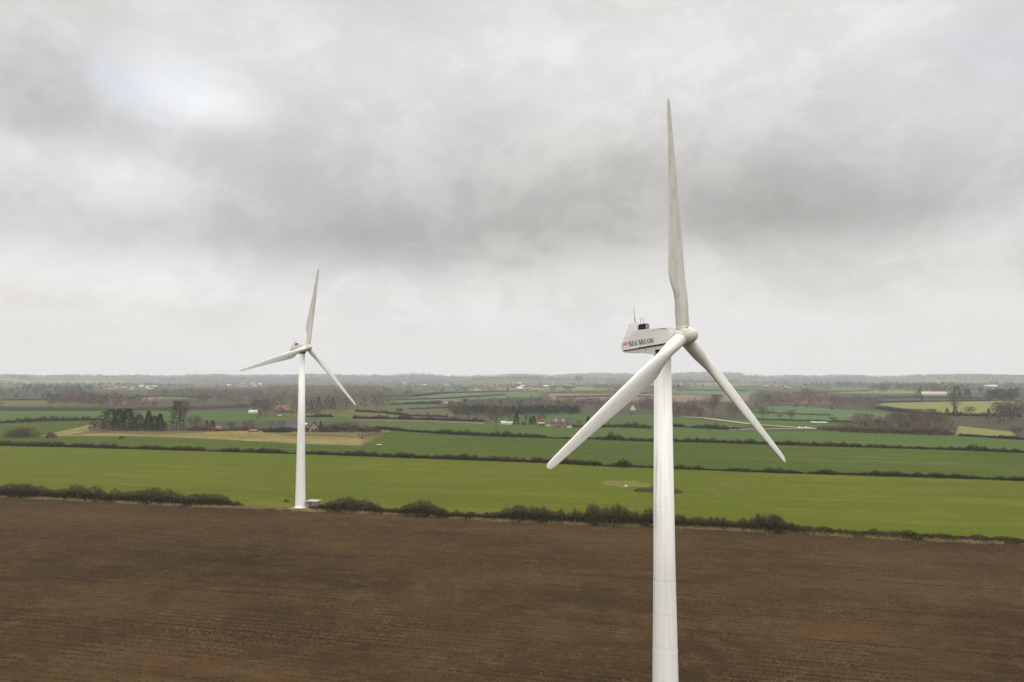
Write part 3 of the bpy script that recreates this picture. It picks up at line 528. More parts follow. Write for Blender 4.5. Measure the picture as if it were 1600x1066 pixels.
# trees one can tell apart
for px, py, h, k, lb in (
    (172, 674, 34, 'pine', 'dark pine at the left end of the conifer clump'), (186, 673, 33, 'blunt', 'second dark pine of the left clump, slim and upright'), (200, 674, 35, 'blunt', 'darkest and tallest conifer of the left clump'),
    (217, 674, 25, 'pine', 'lower olive pine to the right of the tallest conifer'), (232, 674, 31, 'conifer', 'pointed conifer right of the olive pine in the left clump'), (241, 675, 25, 'blunt', 'rounded dark conifer near the right end of the left clump'), (250, 675, 28, 'conifer', 'dark conifer closing the left clump on its right'),
    (276, 672, 45, 'tall', 'very tall ivy covered tree standing alone right of the conifer clump'), (287, 672, 45, 'slim', 'narrow bare tree against the ivy covered one'),
    (323, 672, 15, 'conifer', 'small dark conifer left of the little red roofed cottage'), (332, 671, 14, 'blunt', 'small rounded dark conifer touching the little cottage'),
    (305, 673, 23, 'mauve', 'round mauve leafless tree between the tall ivy tree and the small conifers'), (361, 674, 15, 'bare', 'low leafless tree right of the little cottage'), (388, 673, 17, 'russet', 'russet leafless tree near the old barn'), (162, 675, 15, 'russet', 'low russet tree in front of the conifer clump'), (227, 674, 11, 'russet', 'ochre bush tree at the foot of the conifer clump'), (211, 668, 24, 'russet', 'ochre leafless tree showing behind the conifer clump'),
    (775, 672, 34, 'bare', 'large leafless tree standing in the field left of the farm'), (797, 663, 17, 'bare', 'brown leafless tree over the white sheds'), (807, 664, 20, 'conifer', 'tall pointed conifer beside the white sheds'),
    (829, 664, 13, 'conifer', 'left one of two small conifers by the orange roofed house'), (834, 664, 15, 'conifer', 'right one of two small conifers by the orange roofed house'), (846, 664, 17, 'mauve', 'leafless tree behind the orange roofed house'), (919, 665, 15, 'conifer', 'lone dark conifer right of the brick farmhouse'),
    (822, 664, 17, 'slim', 'thin bare tree between the conifers by the farm'), (892, 664, 11, 'bare', 'leafless tree behind the grey roofed wing'), (905, 664, 8, 'mauve', 'low leafless tree behind the small brown shed'),
    (711, 657, 27, 'bare', 'tall brown leafless tree at the left end of the plantation'), (718, 657, 22, 'russet', 'russet leafless tree by the left end of the plantation'), (733, 658, 16, 'bare', 'leafless tree on the far hedge before the plantation'),
    (1115, 651, 33, 'bare', 'big leafless tree standing above the pale track'), (1093, 652, 13, 'spruce', 'blue green conifer at the end of the brown wood'), (1147, 654, 23, 'russet', 'round russet tree behind the lower right blade'), (1192, 656, 20, 'mauve', 'round mauve tree just right of the lower right blade'),
    (1218, 656, 9, 'mauve', 'low leafless bush tree between two round ones'), (1236, 657, 16, 'russet', 'ochre round tree at the end of the tree row'), (1300, 661, 9, 'bare', 'tiny round tree alone on the far hedge'), (1263, 627, 19, 'bare', 'tall leafless tree above the beige field at right'),
    (1515, 652, 16, 'bare', 'isolated round tree below the yellow green pasture'), (1491, 650, 33, 'slim', 'tall thin leafless tree rising over the yellow green pasture'), (1493, 652, 18, 'spruce', 'blue green conifer by the tall thin tree'), (1480, 654, 16, 'spruce', 'blue green conifer in the wood edge, left of the tall thin tree'), (1545, 655, 16, 'spruce', 'blue green conifer pair tree before the big round trees'),
    (1563, 658, 28, 'mauve', 'big round leafless tree at the right, left one of the pair'), (1580, 659, 32, 'mauve', 'biggest round leafless tree at the right edge'), (1437, 624, 16, 'spruce', 'dark conifer left of the long pink roof'), (1495, 625, 22, 'blunt', 'tall dark conifer on the far right slope'), (1512, 625, 17, 'blunt', 'broad dark conifer right of the tallest one on the far slope'),
    (1340, 662, 16, 'mauve', 'leafless tree above the ragged right hand hedge'), (1357, 663, 16, 'bare', 'second leafless tree above the ragged right hand hedge'), (1430, 668, 28, 'bare', 'large leafless tree in the right hand wood'), (1450, 670, 30, 'mauve', 'large mauve leafless tree in the right hand wood'), (1470, 672, 26, 'russet', 'russet leafless tree in the right hand wood'), (1408, 670, 22, 'mauve', 'leafless tree on the left of the right hand wood'), (1590, 684, 17, 'mauve', 'leafless tree at the right end of the small yellow field'),
    (414, 650, 24, 'mauve', 'leafless tree before the red roofed farmhouse'), (398, 646, 20, 'bare', 'brown leafless tree left of the red roofed farmhouse'), (421, 642, 20, 'russet', 'russet tree at the left gable of the red roofed farmhouse'), (508, 645, 20, 'russet', 'rust tinted leafless tree right of the far turbine tower'), (498, 641, 20, 'spruce', 'tall blue green spruce right of the far turbine tower'), (486, 641, 16, 'spruce', 'blue green spruce next to the far turbine tower'), (520, 641, 19, 'spruce', 'blue green spruce at the foot of the mauve wood'), (478, 640, 13, 'spruce', 'half hidden blue green spruce by the far turbine tower'),
    (317, 634, 19, 'russet', 'pale orange leafless tree over the far hedgerow'), (300, 642, 7, 'bare', 'small round tree in the far left field'), (904, 602, 14, 'bare', 'high tree crowning the distant hill'), (1060, 612, 12, 'spruce', 'dark far tree left of the lower right blade'),
    (0, 636, 8, 'bare', 'small leafless tree at the left edge on the far hedgerow')):
    plant(px, py, h, k, lb)
plant(38, 683, 18, 'willow', 'yellowish rounded willow bush at the left edge of the dry meadow', wide=1.3)
plant(24, 683, 15, 'willow', 'yellowish smaller willow bush left of the rounded one', wide=1.2)
plant(79, 684, 9, 'russetbush', 'low russet bush on the dry meadow tip'); plant(190, 686, 5, 'bush', 'small dark bush on the meadow edge under the pines')
plant(1196, 824, 22, 'willow', 'straw coloured tufted bush standing out of the right hand hedge', wide=1.25)
plant(977, 730, 10, 'bush', 'single dark bush in the gap of the thin hedge', wide=.7)
plant(447, 785, 5, 'bush', 'tiny dark bush left of the far turbine tower base')

# far woods: many small trees joined
def small_tree(kind, r):
    n = {'b': 54, 'c': 34}[kind]
    if kind == 'b':
        a = r.random(n) * 6.283; ph = np.arccos(1 - 1.8 * r.random(n)); q = .55 + .45 * r.random(n)
        hr = .39 * np.sqrt(np.sin(ph)) * q; c = np.stack([np.cos(a) * hr, np.sin(a) * hr, .47 + np.cos(ph) * .50 * q], 1)
        dv = unit((c - [0, 0, .4]) + r.normal(size=(n, 3)) * .25 + [0, 0, .25]); ln = .10 + .12 * r.random(n); wd = .035 + .05 * r.random(n)
    else:
        u = r.random(n) ** .8; a = r.random(n) * 6.283; rad = .26 * (1 - u) + .02
        c = np.stack([np.cos(a) * rad, np.sin(a) * rad, .05 + .9 * u], 1); dv = unit(np.stack([np.cos(a), np.sin(a), .3 * np.ones(n)], 1) + r.normal(size=(n, 3)) * .3); ln = .12 + .1 * r.random(n); wd = .08 + .09 * r.random(n)
    V, _ = tris_at(c, dv, ln, wd, r)
    if kind == 'b':
        tv = np.array([[-.012, 0, 0], [.012, 0, 0], [0, 0, .7], [0, -.012, 0], [0, .012, 0], [0, 0, .7]]); V = np.vstack([V, tv])
    return V
SB = [small_tree('b', np.random.default_rng(100 + k)) for k in range(10)]; SC = [small_tree('c', np.random.default_rng(200 + k)) for k in range(8)]
def inside(p, poly):
    x, y = p[:, 0:1], p[:, 1:2]; q = np.asarray(poly); q2 = np.roll(q, -1, 0)
    c = ((q[:, 1] > y) != (q2[:, 1] > y)) & (x < (q2[:, 0] - q[:, 0]) * (y - q[:, 1]) / (q2[:, 1] - q[:, 1] + 1e-12) + q[:, 0]); return c.sum(1) % 2 == 1
def wood(poly, n, hm, conif=0., mats=(None, None), seed=1, label='', world=False, front=.45, cat_='woodland', name='woodland', wide=1., clump=0.):
    r = np.random.default_rng(seed); q = np.array(poly, float) if world else np.array([P(*p) for p in poly])
    lo, hi = q.min(0), q.max(0); pts = np.zeros((0, 2))
    while len(pts) < n:
        c = lo + r.random((4 * n, 2)) * (hi - lo)
        if clump:
            u_, v_ = c[:, 0] / clump, c[:, 1] / clump; c = c[(np.sin(u_ + 2.1 * np.sin(v_ * .7)) * np.sin(v_ * 1.3 + 1.7 * np.sin(u_ * .6)) + .5 * np.sin(u_ * 2.7 + v_ * 1.9)) > .42]
        pts = np.vstack([pts, c[inside(c, q)]])
    pts = pts[:n]
    Vs, Ms = [], []; o = np.array([q[:, 0].mean(), q[:, 1].mean(), 0]); o[2] = float(H(o[0], o[1])); zz = H(pts[:, 0], pts[:, 1])
    for k in range(n):
        cf = r.random() < conif; T = (SC[r.integers(8)] if cf else SB[r.integers(10)]); h = hm * (.65 + .6 * r.random()) * (1.05 if cf else 1.)
        a = r.random() * 6.283; ca, sa = math.cos(a), math.sin(a); wd = h * (.8 + .7 * r.random()) * wide
        v = np.stack([(T[:, 0] * ca - T[:, 1] * sa) * wd, (T[:, 0] * sa + T[:, 1] * ca) * wd, T[:, 2] * h], 1) + [pts[k, 0] - o[0], pts[k, 1] - o[1], zz[k] - o[2]]
        Vs.append(v); Ms.append(np.full(len(T) // 3, 1 if cf else (0 if r.random() < .75 else 2)))
    V = np.vstack(Vs); F = np.arange(len(V)).reshape(-1, 3)
    ob = link(name, mesh_np(name, V, F, [mats[0] or M_BAREP, mats[1] or M_CONB, M_BARE2], np.concatenate(Ms)), loc=o)
    return tag(ob, label, cat_, kind='stuff')
wood([(395, 641), (600, 641), (640, 624), (600, 608), (400, 608)], 760, 12, .04, seed=1, label='mauve brown leafless wood behind the far turbine rotor')
wood([(600, 618), (800, 608), (860, 604), (860, 598), (600, 601)], 420, 12, .25, seed=2, label='trees among the distant village right of the far turbine')
wood([(716, 650), (905, 648), (905, 642), (725, 642)], 420, 6.5, .97, seed=3, label='dark conifer plantation behind the brick farm')
wood([(700, 640), (960, 642), (990, 634), (960, 628), (790, 628), (700, 632)], 330, 9, .08, seed=4, label='leafless wood above the dark plantation')
wood([(990, 651), (1098, 653), (1092, 632), (1000, 629)], 240, 9, .05, seed=5, clump=24., label='brown wood with even top behind the near turbine tower')
wood([(1180, 633), (1370, 642), (1375, 626), (1290, 618), (1180, 616)], 330, 10.5, .08, seed=6, clump=45., label='brown mauve wood at the right of the near rotor')
wood([(1310, 677), (1495, 681), (1500, 668), (1440, 652), (1390, 654), (1330, 664)], 190, 7, .05, seed=7, clump=14., label='low thorny wood behind the ragged right hand hedge')
wood([(1550, 664), (1700, 672), (1700, 636), (1560, 646)], 110, 13, .05, seed=8, label='leafless wood running off the right edge')
wood([(-200, 630), (0, 629), (80, 627), (150, 612), (90, 608), (-200, 612)], 420, 11, .45, seed=9, label='dark mixed wood on the far left')
wood([(70, 635), (250, 635), (180, 624), (100, 616)], 260, 12, .1, seed=10, label='brown wood beyond the far left hedgerow')
wood([(230, 618), (400, 636), (400, 612), (240, 610)], 480, 10, .1, seed=11, label='leafless wood stretching left from the far turbine')
wood([(1360, 614), (1700, 626), (1700, 604), (1370, 602)], 620, 13, .2, seed=12, label='distant leafless wood on the right skyline slope')
wood([(1540, 627), (1592, 628), (1592, 618), (1545, 618)], 150, 13, 1., seed=13, label='dark rectangular conifer plantation at far right')
tr_ = random.Random(21); TG = 'small leafless trees dotted over the middle distance'
for a_, b_, n_t, lb in (([(600, 621), (840, 612)], 0, 7, 'small leafless tree on the hedge above the long green field'), ([(860, 614), (1050, 617)], 0, 6, 'small leafless tree on the hedge above the tan field'),
        ([(556, 646), (700, 653)], 0, 5, 'small leafless tree by the olive field'), ([(1180, 636), (1340, 643)], 0, 6, 'small leafless tree above the distant green field at right'),
        ([(1370, 629), (1560, 628)], 0, 8, 'small leafless tree along the top of the yellow green pasture'), ([(930, 650), (1080, 654)], 0, 5, 'small leafless tree at the foot of the brown wood'),
        ([(170, 634), (400, 640)], 0, 9, 'small leafless tree before the long mauve hedgerow'), ([(1300, 661), (1330, 672)], 0, 3, 'small leafless tree before the right hand wood')):
    for k in range(n_t):
        f_ = tr_.random(); plant(a_[0][0] + (a_[1][0] - a_[0][0]) * f_, a_[0][1] + (a_[1][1] - a_[0][1]) * f_, tr_.uniform(6, 12), tr_.choice(['bare', 'mauve', 'russet', 'bare', 'spruce']) , lb, TG, name='small_tree')
for k, ln_ in enumerate(([(130, 626), (250, 620), (330, 622)], [(640, 640), (700, 638)], [(870, 622), (960, 620), (1040, 622)], [(1060, 611), (1170, 612)], [(960, 608), (1040, 609)], [(600, 626), (690, 624), (790, 618)], [(1300, 625), (1420, 622), (1540, 624)], [(0, 626), (90, 625), (160, 631)], [(800, 606), (900, 607)], [(1240, 615), (1360, 612)], [(430, 646), (500, 645)], [(1170, 645), (1300, 650)])):
    hedge('hedge', ln_, hf([(0, 3), (300, 4), (600, 3), (900, 4), (1200, 3), (1600, 4)]), 'thin distant hedge ' + ['before the far left village', 'before the dark plantation', 'crossing the tan field', 'across the far green field behind the tower', 'beyond the tan field left of the tower', 'across the long green field', 'above the yellow green pasture on the slope', 'over the pale far left pasture', 'under the centre village', 'across the hazy green field at right', 'beside the red tiled farmhouse', 'across the distant green field at right'][k], 10, 1.5, (M_HED2, M_BAREP), seed=60 + k)
wood([(1240, 660), (1200, 640), (1100, 630), (1040, 636), (1100, 640), (1180, 650)], 40, 7, .1, seed=14, label='scattered scrub by the distant green field')
wood([(130, 675), (262, 676), (262, 670), (150, 668)], 60, 6, .3, (M_BARE2, M_PINE), seed=15, label='undergrowth at the foot of the left conifer clump')
wood([(560, 690), (612, 678), (604, 673), (560, 674)], 120, 1.6, 0., (M_HED2, M_PINE), seed=17, label='brown tangle on the right tip of the dry meadow')
wood([(60, 683), (160, 674), (250, 677), (330, 676), (560, 680), (560, 676), (150, 671)], 110, 1.5, 0., (M_HED2, M_PINE), seed=18, label='low brown scrub dotted over the dry meadow')
wood([(395, 658), (600, 646), (600, 640), (400, 640)], 70, 6, .1, seed=16, label='scrub around the red roofed farmhouse')
def sector(t0, t1, r0, r1): return [(math.tan(t0) * r0, r0), (math.tan(t1) * r0, r0), (math.tan(t1) * r1, r1), (math.tan(t0) * r1, r1)]
wood(sector(-.64, .64, 2700, 5200), 3000, 12, .25, world=True, seed=20, clump=95., label='scattered distant copses and hedges across the plain')
wood(sector(-.64, .64, 5200, 7600), 3000, 15, .3, world=True, wide=2., seed=21, clump=170., label='hazy copses on the rising land towards the skyline')
wood(sector(-.64, .64, 7500, 9800), 3600, 19, .2, world=True, wide=2.6, seed=22, clump=260., label='faint tree line on the hazy skyline ridge')
for k, (a, b, r0, n, c_) in enumerate([(-.62, -.38, 3600, 350, .5), (-.05, .06, 5600, 330, .9), (.35, .6, 3300, 330, .5), (-.3, -.16, 3000, 300, .15), (.15, .27, 4200, 220, .4), (.42, .52, 2600, 160, .9), (.1, .22, 2700, 160, .15), (-.55, -.47, 2500, 120, .8)]):
    wood(sector(a, b, r0, r0 + 160), n, 15, c_, world=True, seed=30 + k, label='distant block of trees ' + ('far left behind the fields', 'long dark belt on the centre skyline', 'on the right skyline slope', 'behind the far turbine rotor', 'behind the near turbine rotor', 'dark and square at far right', 'above the tan field', 'small and dark at far left')[k])

# ------------------------------------------------------------------ buildings
M_WHW = plain('white_wall', (.52, .51, .48), .8, .2, .08); M_BRK = plain('red_brick', (.26, .098, .055), .9, .1, .25, 2.)
M_TANB = plain('tan_brick', (.34, .22, .11), .9, .1, .2, 2.); M_GREY = plain('grey_roof', (.070, .068, .066), .8, .2, .25, .8)
M_DKR = plain('weathered_roof', (.060, .052, .042), .9, .1, .35, .5); M_REDR = plain('red_tile_roof', (.175, .088, .065), .85, .15, .25, 1.)
M_ORR = plain('orange_tile_roof', (.20, .11, .08), .85, .15, .2, 1.); M_GLS = plain('window_glass', (.03, .035, .045), .15, .5, .1); M_WD = plain('dark_timber', (.055, .035, .025), .8, .2, .3)
M_STEEL = plain('pale_sheet_roof', (.55, .50, .47), .6, .3, .1); M_PINK = plain('pale_pink_roof', (.42, .31, .27)); M_RUST = plain('rust_red_sheet', (.22, .07, .05), .8, .2, .3); M_MOSS = plain('mossy_roof', (.05, .085, .045), .9, .1, .3)
def gable_roof(bm, w_, d_, z0, rh, ov=.35, th=.18, hip=0.):
    hw, hd = w_ / 2 + ov, d_ / 2 + ov
    for s in (-1, 1):
        a = [(-hw, s * hd, z0 - rh * ov / (d_ / 2)), (hw, s * hd, z0 - rh * ov / (d_ / 2)), (hw - hip, 0, z0 + rh), (-hw + hip, 0, z0 + rh)]
        lo = [bm.verts.new(p) for p in a]; up_ = [bm.verts.new((p[0], p[1], p[2] + th)) for p in a]
        bm.faces.new(lo); bm.faces.new(up_[::-1])
        for i in range(4): bm.faces.new((lo[i], up_[i], up_[(i + 1) % 4], lo[(i + 1) % 4]))
    if hip:
        for s in (-1, 1):
            a = [(s * hw, -hd, z0 - rh * ov / (d_ / 2)), (s * hw, hd, z0 - rh * ov / (d_ / 2)), (s * (hw - hip), 0, z0 + rh)]
            lo = [bm.verts.new((p[0] - s * .01, p[1] * .99, p[2] - .01)) for p in a]; up_ = [bm.verts.new((p[0], p[1], p[2] + th * .9)) for p in a]
            bm.faces.new(lo); bm.faces.new(up_)
            for i in range(3): bm.faces.new((lo[i], up_[i], up_[(i + 1) % 3], lo[(i + 1) % 3]))
def house(px, py, w_, d_, wh, rh, rz, wall, roof, label, name='house', cat_='house', group=None, windows=0, chimney=True, hip=0., gable=None, door=False, loc=None, rows=1):
    g = loc or G(px, py); e = empty(name, (g[0], g[1], g[2] - .1), rz, label, cat_, group)
    bm = bmesh.new(); box(bm, 0, 0, wh / 2 - .5, w_, d_, wh + 1); bm_obj('wall', bm, wall, e)
    bm = bmesh.new(); gi = w_ / 2 - hip
    if not hip:
        bm.free()
        for s in (-1, 1):
            bm = bmesh.new(); x0, x1 = s * (w_ / 2 - .25), s * (w_ / 2 + .01); A = [bm.verts.new((x, y, z)) for x in (x0, x1) for y, z in ((-d_ / 2, wh - .01), (d_ / 2, wh - .01), (0, wh + rh))]
            bm.faces.new(A[:3]); bm.faces.new(A[3:]);
            for i in range(3): bm.faces.new((A[i], A[(i + 1) % 3], A[3 + (i + 1) % 3], A[3 + i]))
            bm_obj('gable', bm, gable or wall, e)
    else: bm.free()
    bm = bmesh.new(); gable_roof(bm, w_, d_, wh, rh, hip=hip); rf = bm_obj('roof', bm, roof, e)
    if chimney:
        bm = bmesh.new(); box(bm, w_ * .2, 0, wh + rh + .25, .7, .7, 1.3); bm_obj('chimney', bm, M_BRK if roof != M_STEEL else M_WHW, rf)
    if windows:
        wm = fm = None
        for rw in range(rows):
            for k in range(windows):
                x = -w_ / 2 + w_ * (k + .5) / windows; z = wh * (rw + .52) / rows
                if wm is None:
                    bm = bmesh.new()
                    for sx in (-1, 1): box(bm, sx * .55, 0, 0, .1, .1, 1.3)
                    for sz in (-1, 1): box(bm, 0, 0, sz * .6, 1.0, .1, .1)
                    f_ = bm_obj('window', bm, M_WHW, e); fm = f_.data; bm = bmesh.new(); box(bm, 0, .02, 0, 1.0, .04, 1.1); p_ = bm_obj('pane', bm, M_GLS, f_); wm = p_.data
                else:
                    f_ = link('window', fm, e); link('pane', wm, f_)
                f_.location = (x, -d_ / 2 - .04, z)
    if door:
        bm = bmesh.new(); box(bm, 0, -d_ / 2 - .04, 1.0, 1.1, .08, 2.0); bm_obj('door', bm, M_WD, e)
    return e
# old barn and its wing behind the far turbine tower
b1 = house(474, 674, 25, 9.5, 3.4, 4.6, R(-4), M_WD, M_GREY, 'long low barn with grey roof and tan brick gable behind the far tower', 'barn', 'barn', chimney=False, windows=0)
gpos = []
bm = bmesh.new()                                                    # the tan end block turned towards the photographer
vs = [(-3.6, -4.9, 0), (3.6, -4.9, 0), (3.6, -4.9, 3.2), (0, -4.9, 7.6), (-3.6, -4.9, 3.2)]
A = [bm.verts.new(v) for v in vs]; B = [bm.verts.new((v[0], -1.5, v[2])) for v in vs]; bm.faces.new(A); bm.faces.new(B[::-1])
for i in range(5): bm.faces.new((A[i], B[i], B[(i + 1) % 5], A[(i + 1) % 5]))
o = bm_obj('end_block', bm, M_TANB, b1); o.location = (9.5, -.4, -.3); o.scale = (.9, 1, .92)
for s in (-1, 1):
    bm = bmesh.new(); A = [bm.verts.new(v) for v in ((s * 3.7, -5.4, 2.75), (0, -5.4, 7.25), (0, -1.2, 7.25), (s * 3.7, -1.2, 2.75))]; f_ = bm.faces.new(A); bmesh.ops.solidify(bm, geom=[f_], thickness=.22)
    o = bm_obj('end_roof', bm, M_GREY, b1); o.location = (9.5, -.5, -.05)
for (x, z, sx, sz) in ((8.2, 1.3, 1.2, 2.2), (10.6, 1.4, 1.0, 1.3), (9.5, 4.3, .9, 1.0)):
    bm = bmesh.new(); box(bm, x, -5.33, z, sx, .08, sz); bm_obj('barn_window', bm, M_WD, b1)
bm = bmesh.new(); box(bm, 3, -3.2, 6.05, 1.6, 1.4, .1, 0); o = bm_obj('skylight', bm, M_WHW, b1)
for v in o.data.vertices: v.co.z += (v.co.y + 3.2) * .96 - .25
bm = bmesh.new(); box(bm, 2.2, -5.0, 3.35, 18, .14, .16); bm_obj('gutter', bm, M_WHW, b1)
house(438, 672, 15, 8, 3., 4.2, R(6), M_WD, M_DKR, 'old outbuilding with dark weathered roof left of the barn', 'barn', 'barn', chimney=False)
house(432, 675, 6, 5, 1.6, 2.2, R(10), M_RUST, M_MOSS, 'small mossy roofed lean-to in front of the old outbuilding', 'shed', 'shed', chimney=False)
house(452, 671, 5, 3.4, 4.0, 2.6, R(85), M_WHW, M_DKR, 'narrow white gabled house end between the barn roofs', 'cottage', 'house', chimney=True)
# brick farm in the middle
b2 = house(873, 668.5, 13, 8.5, 4.6, 3.7, R(-3), M_BRK, M_GREY, 'red brick farmhouse with grey hipped roof and two pointed dormers', 'farmhouse', 'house', hip=2.6, windows=6, rows=2, door=True)
for x in (-2.3, 3.6):
    bm = bmesh.new()
    A = [bm.verts.new(v) for v in ((x - 1.1, -3.9, 4.6), (x + 1.1, -3.9, 4.6), (x + 1.1, -3.9, 5.6), (x, -3.9, 7.6), (x - 1.1, -3.9, 5.6))]; B = [bm.verts.new((v.co.x, -.6, v.co.z)) for v in A]
    bm.faces.new(A); bm.faces.new(B[::-1])
    for i in range(5): bm.faces.new((A[i], B[i], B[(i + 1) % 5], A[(i + 1) % 5]))
    dm = bm_obj('dormer', bm, M_WHW, b2)
    bm = bmesh.new(); box(bm, x, -3.95, 5.5, .9, .08, 1.0); bm_obj('pane', bm, M_GLS, dm)
house(892, 667.5, 7, 7, 3.2, 3.6, R(20), M_GREY, M_GREY, 'grey roofed wing at the right end of the brick farmhouse', 'farmhouse_wing', 'house', chimney=False, hip=1.5)
house(889, 668.8, 4.2, 3, 2.1, .8, R(0), M_WHW, M_GREY, 'small white porch hut before the grey wing', 'shed', 'shed', chimney=False)
house(903, 668, 4.5, 3.5, 2.0, 1.2, R(-8), M_WD, M_DKR, 'small brown garden shed right of the brick farmhouse', 'shed', 'shed', chimney=False)
b3 = house(846, 666, 6.5, 7, 3.4, 3.1, R(86), M_BRK, M_ORR, 'orange gabled house with white balcony and glazed front', 'house', 'house', chimney=False)
bm = bmesh.new(); box(bm, -3.75, 0, 3.0, 1.1, 5.2, 1.0); bm_obj('balcony', bm, M_WHW, b3)
bm = bmesh.new(); box(bm, -3.5, 0, 1.3, .5, 4.6, 1.7); bm_obj('glazed_front', bm, M_GLS, b3)
for y in (-2.2, 0, 2.2):
    bm = bmesh.new(); box(bm, -3.95, y, 1.2, .2, .3, 2.4); bm_obj('post', bm, M_WHW, b3)
house(787, 663.3, 4.2, 3, 2.0, .7, 0, M_WHW, M_STEEL, 'left one of two low white sheds under the leafless tree', 'shed', 'shed', chimney=False)
house(796, 663.5, 4.8, 3, 1.8, .5, 0, M_WHW, M_STEEL, 'right one of two low white sheds, next to the tall conifer', 'shed', 'shed', chimney=False)
house(818, 664, 3.6, 3, 1.8, .9, 0, M_WD, M_DKR, 'tiny dark hut right of the tall conifer', 'shed', 'shed', chimney=False)
# red-roofed farm far left of centre
b4 = house(443, 644, 17, 10, 2.6, 5.2, R(-6), M_BRK, M_REDR, 'large red tiled farmhouse roof among trees left of the far turbine tower', 'farmhouse', 'house', hip=2.5, windows=5)
house(449, 643.5, 4, 6, 3.2, 3.0, R(84), M_WHW, M_REDR, 'white pointed gable front of the red tiled farm', 'cottage', 'house', chimney=False)
house(478, 641, 14, 7, 2.4, 3.0, R(-4), M_WD, M_DKR, 'brown barn right of the far turbine tower beyond the field', 'barn', 'barn', chimney=False)
house(343, 672.5, 5.0, 3.5, 1.6, 1.6, R(-3), M_TANB, M_ORR, 'very small red roofed cottage beside the dark conifer', 'cottage', 'house', chimney=False)
house(396, 675, 5.5, 3, 1.0, 1.0, R(-3), M_BRK, M_REDR, 'low brick hut with red roof on the dry meadow', 'shed', 'shed', chimney=False)
house(691, 630.5, 17, 8, 3.2, 2.0, 0, M_WHW, M_REDR, 'long white farm building with low red roof beyond the olive field', 'barn', 'barn', chimney=False)
house(717, 630, 15, 8, 2.2, 2.4, R(-4), M_TANB, M_ORR, 'long orange roofed building right of the long white one', 'barn', 'barn', chimney=False)
house(989, 641, 4.6, 6, 2.6, 4.2, R(80), M_WHW, M_GREY, 'small white gabled house in the brown wood behind the lower left blade', 'cottage', 'house', chimney=False)
house(396, 646, 9, 5, 2.2, 1.4, R(-4), M_WHW, M_STEEL, 'small white shed left of the red tiled farmhouse', 'shed', 'shed', chimney=False)
house(1457, 617, 60, 14, 3.5, 3.5, R(4), M_WHW, M_PINK, 'very long pale pink roofed barn on the right hand slope', 'barn', 'barn', chimney=False)
house(1548, 607, 38, 18, 8, 4, R(-6), M_WHW, M_STEEL, 'large white hall on the right skyline slope', 'hall', 'hall', chimney=False)
house(1556, 608, 26, 12, 4, 3, R(-6), M_TANB, M_GREY, 'tan annex right of the large white hall', 'annex', 'barn', chimney=False)
house(1397, 606, 16, 12, 6, 6, R(10), M_WHW, M_STEEL, 'white farmhouse alone on the far right slope', 'farmhouse', 'house', chimney=False)
house(42, 606, 20, 12, 7, 6, R(30), M_WHW, M_GREY, 'white house with dark tree on the far left slope', 'house', 'house', chimney=False)
house(1075, 606, 40, 10, 3.5, 3, R(0), M_GREY, M_STEEL, 'long grey shed in the far field right of the near tower', 'barn', 'barn', chimney=False)
plant(1071, 606, 9, 'mauve', 'far dark tree at the left end of the long grey shed'); plant(1098, 606, 6, 'spruce', 'far dark tree at the right end of the long grey shed', wide=1.8)
# villages on the plain: houses of a few pixels
WN = ['white', 'white', 'white', 'tan', 'brick']; RN = ['grey', 'red', 'dark', 'orange', 'pale']
WALLS = [M_WHW, M_WHW, M_WHW, M_TANB, M_BRK]; ROOFS = [M_GREY, M_REDR, M_DKR, M_ORR, M_STEEL]
vr = random.Random(5); protos = []
for k in range(7):
    e = house(0, 0, vr.uniform(11, 20), vr.uniform(8, 11), vr.uniform(3.5, 6), vr.uniform(3, 5), 0, WALLS[k % 5], ROOFS[(k * 2) % 5], 'x', 'house', 'house', chimney=False, loc=(0, 0, 0)); protos.append(e)
used = set()
def village(n, x0, x1, y0, y1, label, group):
    for _ in range(n):
        g = G(vr.uniform(x0, x1), vr.uniform(y0, y1)); k = vr.randrange(7)
        e = protos[k] if k not in used else copy_tree(protos[k]); used.add(k)
        e.location = (g[0], g[1], g[2]); e.rotation_euler = (0, 0, vr.uniform(-.7, .7)); tag(e, f"{label.split()[0]} {WN[k % 5]} {RN[(k * 2) % 5]}-roofed house " + label.split('house ')[1], 'house', group)
village(34, 740, 862, 600, 611, 'small pale house of the distant village between the two turbines', 'houses of the distant central village')
village(16, 600, 700, 598, 605, 'small pale house of the distant hamlet right of the far turbine', 'houses of the distant hamlet')
village(24, 140, 250, 603, 609, 'tiny pale house of the far left village', 'houses of the far left village')
village(16, 330, 420, 600, 606, 'tiny pale house on the wooded rise left of the far turbine', 'houses on the wooded rise')
village(12, 1180, 1260, 600, 606, 'tiny pale house on the hazy plain right of the near turbine', 'houses on the plain at right')
village(10, 880, 960, 598, 603, 'tiny pale house under the distant hill', 'houses under the distant hill')

